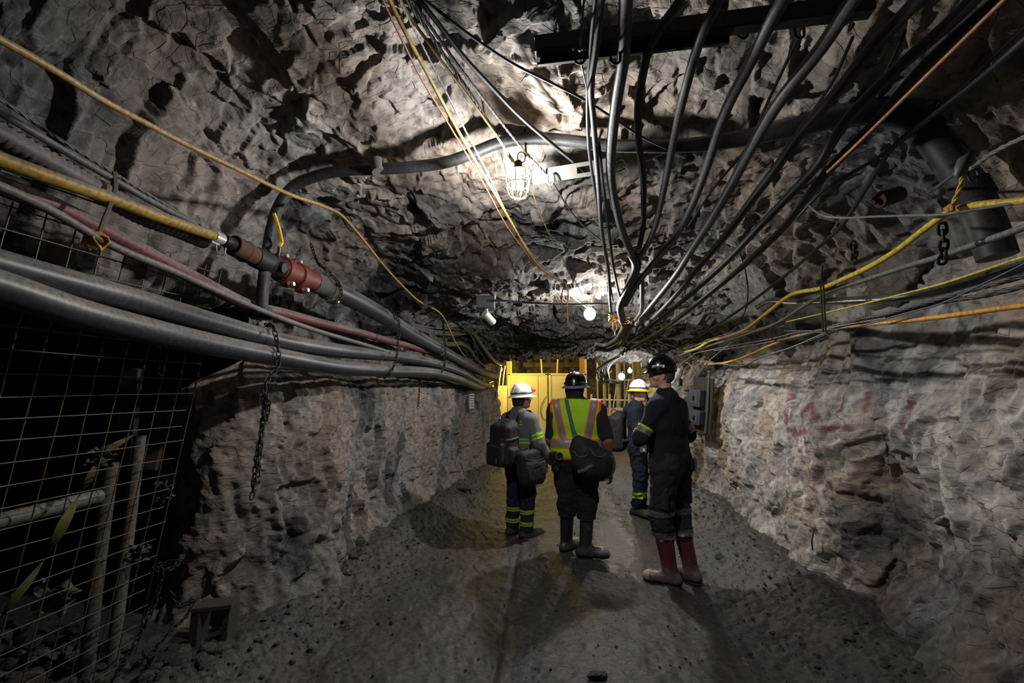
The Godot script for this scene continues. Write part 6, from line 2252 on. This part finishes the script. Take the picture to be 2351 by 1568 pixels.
func vest_worker() -> void:
	var g := figure({
		"label": "person in a lime safety vest and black helmet, back to the camera", "at": ground(1327, 1272), "face": Vector3(0.22, 0, -0.97), "look": Vector3(0.45, 0, -0.9), "H": 1.77, "wide": 1.24, "torso_up": 1.035,
		"skin": Color(0.20, 0.105, 0.08), "top": Color(0.02, 0.02, 0.022), "top_name": "shirt", "bottom": Color(0.017, 0.016, 0.016), "hem": 0.90, "short_sleeve": true, "sleeve": 0.004,
		"arms": [[Vector3(0.02, 1.15, -0.27), Vector3(0.14, 0.92, -0.22)], [Vector3(-0.02, 1.15, 0.31), Vector3(0.08, 0.87, 0.33)]],
		"legs": [[Vector3(0.05, 0.50, -0.11), Vector3(0.08, 0.10, -0.12), Vector2(0.85, 0.5)], [Vector3(0.02, 0.50, 0.10), Vector3(-0.06, 0.10, 0.085), Vector2(0.15, 1.0)]],
		"cuff": 0.075, "leg_end": 0.36, "boot_top": 0.42, "boot_r": 0.068, "rubber": true, "boot_tint": boots_plain(Color(0.022, 0.022, 0.024), Color(0.15, 0.145, 0.15)), "sole": Color(0.025, 0.025, 0.026),
		"helmet": {"shell": "helmet_black", "brim": 0.036, "full": true, "brim_mat": "helmet_slate", "tilt": 0.06, "stickers": [[1.35, 0.022, 0.035, 0.0, "silver_band"], [0.55, 0.05, 0.03, 0.0, "print_grey"], [2.6, 0.05, 0.03, 0.0, "print_grey"]]},
	})
	hair(g, Color(0.014, 0.012, 0.011), -0.10, 0.02)
	var b: Frame = g.b
	var k: float = g.k * 1.035
	var o: Node3D = g.o
	# the vest: the torso, a little larger, open at the arms and cut at the hem
	var wide: Array = g.torso.duplicate()
	wide.append(bn(b.p(0, 1.02 * k, -0.10), b.p(0, 1.02 * k, 0.10), 0.165, 0.165, b.f, 0.15))
	for e in [-1.0, 1.0]:
		wide.append(bn(b.p(-0.01, 1.425 * k, 0.05 * e), b.p(-0.01, 1.425 * k, 0.19 * e), 0.088, 0.082))
	var clips := [[b.p(0, 0.925 * k, 0), Vector3.UP], [b.p(0, 1.515 * k, 0), Vector3.DOWN], [b.p(0, 0, -0.26), b.r], [b.p(0, 0, 0.26), -b.r]]
	var cut := func(more: Array, iso: float, called: String, m: String) -> void:
		var arr := skin(wide, 0.0085, 0.02, iso, clips + more, flat(Color(1, 1, 1)), 0.008)
		if arr[3].size():
			part(called, pack([arr]), M[m], o)
	cut.call([], 0.014, "vest", "lime")
	var bk := [[b.p(0, 0, 0), -b.f]]
	for e in [-1.0, 1.0]:
		# braces slant outwards to the shoulders
		var nn: Vector3 = (b.r + b.u * (-0.20 * e)).normalized()
		var c0 := b.p(0, 1.15 * k, 0.125 * e)
		cut.call(bk + [[c0 - nn * 0.040, nn], [c0 + nn * 0.040, -nn], [b.p(0, 1.09 * k, 0), Vector3.UP]], 0.0165, "orange_edge", "orange_trim")
		cut.call(bk + [[c0 - nn * 0.028, nn], [c0 + nn * 0.028, -nn], [b.p(0, 1.09 * k, 0), Vector3.UP]], 0.019, "silver_brace", "silver_band")
	cut.call([[b.p(0, 1.035 * k, 0), Vector3.UP], [b.p(0, 1.125 * k, 0), Vector3.DOWN]], 0.0175, "orange_edge", "orange_trim")
	cut.call([[b.p(0, 1.047 * k, 0), Vector3.UP], [b.p(0, 1.113 * k, 0), Vector3.DOWN]], 0.020, "silver_belt", "silver_band")
	cut.call([[b.p(0, 0.943 * k, 0), Vector3.DOWN]], 0.017, "orange_hem", "orange_trim")
	for e in [-1.0, 1.0]:
		cut.call([[b.p(0, 0, 0.24 * e), b.r * e], [b.p(0, 1.12 * k, 0), Vector3.UP]], 0.017, "orange_armhole", "orange_trim")
	# boot marks
	var an: Vector3 = g.feet[1][1]
	var dm := part("boot_badge", torus_mesh(0.018, 0.002, 0.0, 4, 4), M.silver_band, o)
	dm.transform = Transform3D(Basis(), an + Vector3(0.012, 0.2, 0.076))
	dm.set_meta("label", "small diamond badge on the boot")
	# shoulder bag
	var tilt := b.basis() * Basis(Vector3.BACK, -0.35) * Basis(Vector3.UP, 0.25)
	var BL := [
		bx(b.p(-0.21, 0.93 * k, 0.17), tilt, Vector3(0.20, 0.155, 0.11), 0.10), bx(b.p(-0.19, 1.05 * k, 0.09), tilt, Vector3(0.13, 0.10, 0.07), 0.05),
		bn(b.p(-0.24, 0.87 * k, 0.14), b.p(-0.17, 0.88 * k, 0.27), 0.11, 0.11)]
	var bg := pouch("shoulder_bag", "bulky black shoulder bag hanging at the right hip of the vest worker", "bag", BL, "nylon", 0.014)
	var bf := func(u: float, r: float, d := Vector3.ZERO) -> Array: return onto(BL, 0.014, b.p(-0.2, u * k, r), -b.f + d, 0.003)
	strap(bg, "pale_patch", [bf.call(0.845, 0.04), bf.call(0.865, 0.10), bf.call(0.91, 0.18)], 0.04, 0.004, "grey_nylon_light")
	strap(bg, "pale_piping", [bf.call(0.77, 0.27, b.r * 0.3), bf.call(0.84, 0.345, b.r * 0.5), bf.call(0.93, 0.36, b.r * 0.6), bf.call(1.0, 0.32, b.r * 0.6)], 0.026, 0.004, "grey_nylon_light")
	var lid := [bf.call(1.03, 0.0), bf.call(0.985, 0.06), bf.call(1.0, 0.12), bf.call(1.06, 0.16), bf.call(1.01, 0.19), bf.call(0.985, 0.25), bf.call(1.01, 0.31)]
	part("bag_cord", tube_mesh(lid.map(func(q): return q[0] - bg.position), 0.0055, 8, 0.02), M.grey_nylon_light, bg)
	strap(bg, "shoulder_strap", [[b.p(-0.235, 1.08 * k, 0.05), -b.f], [b.p(-0.215, 1.20 * k, -0.005), -b.f], [b.p(-0.205, 1.34 * k, -0.04), -b.f], [b.p(-0.17, 1.43 * k, -0.065), -b.f + b.u * 0.4], [b.p(-0.10, 1.50 * k, -0.085), -b.f + b.u], [b.p(0.0, 1.525 * k, -0.09), b.u], [b.p(0.12, 1.42 * k, -0.06), b.f], [b.p(0.16, 1.2 * k, 0.06), b.f], [b.p(0.08, 1.04 * k, 0.24), b.r]], 0.038, 0.004, "grey_nylon_light")
	part("strap_buckle", bar_mesh(b.p(-0.228, 1.15 * k, 0.012) - bg.position, b.p(-0.22, 1.19 * k, -0.004) - bg.position, 0.05, 0.014), M.black_plastic, bg)
	# lamp battery case on the belt
	var bl := thing("belt_case", "black belt case with a round ring at the left hip of the vest worker", "case", b.p(-0.12, 0.92 * k, -0.20))
	part("case_body", box_mesh(Vector3(0.11, 0.17, 0.07), 0.014), M.black_plastic, bl).rotation = Vector3(0, 0.2, 0.18)
	var rg := part("ring", torus_mesh(0.034, 0.007, 0.0, 20, 8), M.grey_paint, bl)
	rg.position = Vector3(0.03, 0.045, 0.066)
	part("disc", sleeve(Vector3(0.03, 0.045, 0.03), Vector3(0.03, 0.045, 0.06), 0.032, 0.03, 18), M.black_plastic, bl)
	part("pouch_bottom", box_mesh(Vector3(0.05, 0.05, 0.05), 0.01), M.grey_nylon, bl).position = Vector3(0.0, -0.09, 0.03)


func right_worker() -> void:
	var maroon := Color(0.11, 0.025, 0.03)
	var bt := func(g: Vector3, t: Vector3) -> Callable:
		return func(p: Vector3, n: Vector3) -> Color:
			var w := nB.get_noise_3d(p.x * 10.0, p.y * 10.0, p.z * 10.0)
			var c := maroon.lerp(Color(0.16, 0.135, 0.135), clampf(smoothstep(0.24, 0.08, p.y - g.y + 0.08 * w) * 0.7, 0.0, 1.0))
			if (p - g).dot(t) > 0.165:
				c = Color(0.42, 0.34, 0.25)
			if p.y - g.y > 0.375:
				c = Color(0.45, 0.40, 0.34)
			return c
	var at := ground(1550, 1328)
	var lt := func(p: Vector3, n: Vector3) -> Color:
		var c := Color(0.026, 0.025, 0.027) if p.y - at.y > 0.60 else Color(0.030, 0.032, 0.042)
		return c * (1.0 + 0.3 * nB.get_noise_3d(p.x * 8.0, p.y * 8.0, p.z * 8.0))
	var g := figure({
		"label": "tall person in dark overalls and maroon rubber boots standing at right", "at": at, "face": Vector3(-0.72, 0, -0.7), "look": Vector3(-0.99, 0, -0.13), "H": 1.925, "wide": 1.2, "lean": 0.03,
		"skin": Color(0.40, 0.21, 0.15), "top": Color(0.010, 0.011, 0.018), "top_name": "overall_jacket", "bottom": Color(0.02, 0.02, 0.02), "leg_tint": lt, "hem": 0.86,
		"arms": [[Vector3(0.12, 1.16, -0.33), Vector3(0.27, 1.18, -0.06)], [Vector3(-0.03, 1.15, 0.33), Vector3(0.26, 1.16, 0.16)]],
		"legs": [[Vector3(0.06, 0.53, -0.11), Vector3(0.0, 0.10, -0.10), Vector2(0.98, -0.2)], [Vector3(0.0, 0.53, 0.10), Vector3(-0.10, 0.10, 0.10), Vector2(1.0, 0.25)]],
		"cuff": 0.062, "leg_end": 0.36, "boot_top": 0.39, "boot_r": 0.072, "rubber": true, "boot_tint": bt, "sole": Color(0.10, 0.085, 0.065),
		"helmet": {"shell": "helmet_black", "brim": 0.032, "full": false, "lamp": "lamp_grey", "tilt": -0.03, "stickers": [[3.5, 0.11, 0.028, 0.1, "silver_band", 8], [2.1, 0.05, 0.03, 0.0, "print_grey"]]},
	})
	hair(g, Color(0.06, 0.042, 0.03), 0.012, -0.03)
	glasses(g)
	var b: Frame = g.b
	var k: float = g.k
	var o: Node3D = g.o
	for q in [[0, 0.64, 0.93, 0.62, 0.69], [1, 0.14, 0.38, 0.38, 0.45], [1, 0.60, 0.84, 0.84, 0.91]]:
		var u: Array = g.arms[q[0]][0]
		var a: Vector3 = u[0]
		var e: Vector3 = u[1]
		band("silver_band", [u], a.lerp(e, q[1]), a.lerp(e, q[2]), 0.0125, "silver_dim", o, 0.014)
		band("lime_band", [u], a.lerp(e, q[3]), a.lerp(e, q[4]), 0.0150, "lime", o, 0.014)
	for i in 2:
		band("silver_band", g.legs[i], b.p(0, 0.575, 0), b.p(0, 0.625, 0), 0.0075, "silver_dim", o, 0.02, Vector3(9, 12, 9))
		band("silver_band", g.legs[i], b.p(0, 0.39, 0), b.p(0, 0.445, 0), 0.012, "silver_dim", o, 0.02, Vector3(9, 12, 9))
		var lg: Array = g.legs[i][0]
		var m: Vector3 = lg[0].lerp(lg[1], 0.62) + (b.r * (0.085 if i else -0.085)) - b.f * 0.015
		var pk := part("cargo_pocket", box_mesh(Vector3(0.045, 0.19, 0.16), 0.016), M.dark_twill, o)
		pk.transform = Transform3D(b.basis(), m)
		part("pocket_flap", box_mesh(Vector3(0.05, 0.05, 0.165), 0.012), M.dark_twill, pk).position = Vector3(0, 0.08, 0)
	var tl := part("pocket_tool", bar_mesh(b.p(0.02, 0.80 * k, -0.205), b.p(-0.03, 0.845 * k, -0.2), 0.016, 0.01), M.silver_band, o)
	tl.set_meta("label", "pale pen sticking out of the thigh pocket")
	strap(o, "side_stripe", [[b.p(0.10, 0.95 * k, -0.13), b.f], [b.p(0.12, 0.8 * k, -0.135), b.f], [b.p(0.115, 0.62 * k, -0.13), b.f]], 0.03, 0.004, "silver_dim")
	part("belt_tool", box_mesh(Vector3(0.07, 0.11, 0.05), 0.012), M.black_plastic, o).transform = Transform3D(b.basis(), b.p(-0.15, 0.93 * k, 0.12))


func phone_worker() -> void:
	var g := figure({
		"label": "person in dark navy jacket with white and yellow helmet, talking on a handset", "at": ground(1469, 1176), "face": Vector3(0.80, 0, 0.35), "look": Vector3(0.66, 0, 0.75), "H": 1.75, "wide": 1.12,
		"skin": Color(0.46, 0.24, 0.18), "beard": true, "top": Color(0.014, 0.016, 0.028), "top_name": "jacket", "bottom": Color(0.013, 0.017, 0.034), "hem": 0.86,
		"arms": [[Vector3(0.16, 1.17, -0.26), Vector3(0.19, 1.45, -0.13), Vector3(0.1, 0.9, 0.45), Vector3(0.2, 0.3, -0.9)], [Vector3(0.05, 1.14, 0.26), Vector3(0.24, 1.05, 0.18)]],
		"legs": [[Vector3(0.02, 0.50, -0.11), Vector3(0.0, 0.10, -0.12), Vector2(1.0, -0.2)], [Vector3(0.03, 0.50, 0.10), Vector3(-0.02, 0.10, 0.11), Vector2(1.0, 0.3)]],
		"cuff": 0.07, "leg_end": 0.075, "boot_top": 0.17, "boot_r": 0.058, "boot_tint": boots_plain(Color(0.03, 0.03, 0.03), Color(0.07, 0.068, 0.065)),
		"helmet": {"shell": "helmet_white", "brim": 0.042, "full": true, "brim_mat": "yellow_plastic", "tilt": 0.0, "roll": 0.05, "lamp": "lamp_grey", "stickers": [[3.9, 0.05, 0.03, 0.0, "silver_band"], [4.4, 0.036, 0.036, 1.0, "print_grey"]]},
	})
	var b: Frame = g.b
	var k: float = g.k
	var o: Node3D = g.o
	var h: Frame = g.hd
	hair(g, Color(0.18, 0.16, 0.15), -0.04, -0.03)
	for i in 2:
		band("lime_band", g.legs[i], b.p(0, 0.25, 0), b.p(0, 0.325, 0), 0.006, "lime", o, 0.02, Vector3(9, 12, 9))
		band("silver_band", g.legs[i], b.p(0, 0.272, 0), b.p(0, 0.303, 0), 0.0085, "silver_dim", o, 0.02, Vector3(9, 12, 9))
	var hood := skin([bn(b.p(-0.10, 1.46 * k, -0.09), b.p(-0.11, 1.43 * k, 0.09), 0.07, 0.07), bn(b.p(-0.09, 1.36 * k, -0.05), b.p(-0.1, 1.36 * k, 0.05), 0.07, 0.07)], 0.009, 0.015, 0.0, [], flat(Color(0.012, 0.013, 0.022)), 0.012)
	part("hood", pack([hood]), M.cloth, o)
	var w := b.p(0.19, 1.47 * k, -0.13)
	var ph := thing("handset", "black telephone handset held to the ear of the far worker", "handset", h.p(0.035, -0.03, -0.105))
	part("grip", bar_mesh(Vector3(0, 0.07, 0), Vector3(0.03, -0.09, 0.03), 0.03, 0.026, 0.008), M.black_plastic, ph)
	part("mouthpiece", sleeve(Vector3(0.03, -0.085, 0.03), Vector3(0.015, -0.1, 0.055), 0.026, 0.028, 14), M.black_plastic, ph)
	part("earpiece", sleeve(Vector3(0, 0.065, 0), Vector3(-0.01, 0.06, 0.025), 0.026, 0.028, 14), M.black_plastic, ph)
	var bb := b.basis()
	var PL := [
		bx(b.p(-0.28, 1.10 * k, 0), bb, Vector3(0.165, 0.25, 0.115), 0.07), bn(b.p(-0.24, 1.33 * k, -0.05), b.p(-0.24, 1.33 * k, 0.05), 0.085, 0.085), bx(b.p(-0.38, 1.0 * k, 0.02), bb, Vector3(0.13, 0.12, 0.05), 0.04)]
	var bp := pouch("backpack", "dark backpack with red side panels behind the phoning worker", "backpack", PL, "nylon", 0.014)
	for q in [[1.31, 1.22, -0.06, -0.1], [1.18, 1.10, -0.11, -0.12], [1.07, 0.98, -0.13, -0.10]]:
		strap(bp, "red_panel", [onto(PL, 0.014, b.p(-0.28, q[0] * k, q[2]), -b.f - b.r * 0.25, 0.004), onto(PL, 0.014, b.p(-0.28, (q[0] + q[1]) * 0.5 * k, q[2]), -b.f - b.r * 0.25, 0.004), onto(PL, 0.014, b.p(-0.28, q[1] * k, q[3]), -b.f - b.r * 0.25, 0.004)], 0.07, 0.005, "red_fabric")
	strap(bp, "zip_line", [onto(PL, 0.014, b.p(-0.38, 1.09 * k, -0.09), -b.f), onto(PL, 0.014, b.p(-0.38, 1.10 * k, 0.12), -b.f)], 0.012, 0.003, "grey_nylon")
	part("haul_loop", tube_mesh([b.p(-0.26, 1.40 * k, -0.03) - bp.position, b.p(-0.34, 1.43 * k, 0) - bp.position, b.p(-0.35, 1.32 * k, 0.02) - bp.position], 0.009, 8, 0.02), M.red_fabric, bp)
	for sd in [-1.0, 1.0]:
		strap(bp, "shoulder_strap", [[b.p(-0.17, 1.32 * k, 0.09 * sd), -b.f], [b.p(-0.08, 1.50 * k, 0.10 * sd), b.u], [b.p(0.03, 1.515 * k, 0.11 * sd), b.u], [b.p(0.135, 1.40 * k, 0.12 * sd), b.f], [b.p(0.15, 1.22 * k, 0.15 * sd), b.f], [b.p(0.02, 1.06 * k, 0.215 * sd), b.r * sd], [b.p(-0.18, 1.0 * k, 0.17 * sd), b.r * sd]], 0.05, 0.005, "nylon")
	var bc := thing("belt_case", "grey metal case clipped to the belt of the phoning worker", "case", b.p(0.10, 0.94 * k, 0.22))
	part("case_body", box_mesh(Vector3(0.085, 0.14, 0.05), 0.01), M.grey_paint, bc)
	part("clip", box_mesh(Vector3(0.06, 0.03, 0.06), 0.006), M.bright_metal, bc).position.y = 0.06
	part("mark", box_mesh(Vector3(0.03, 0.04, 0.004), 0.001), M.white_paint, bc).position = Vector3(0.0, -0.03, 0.026)
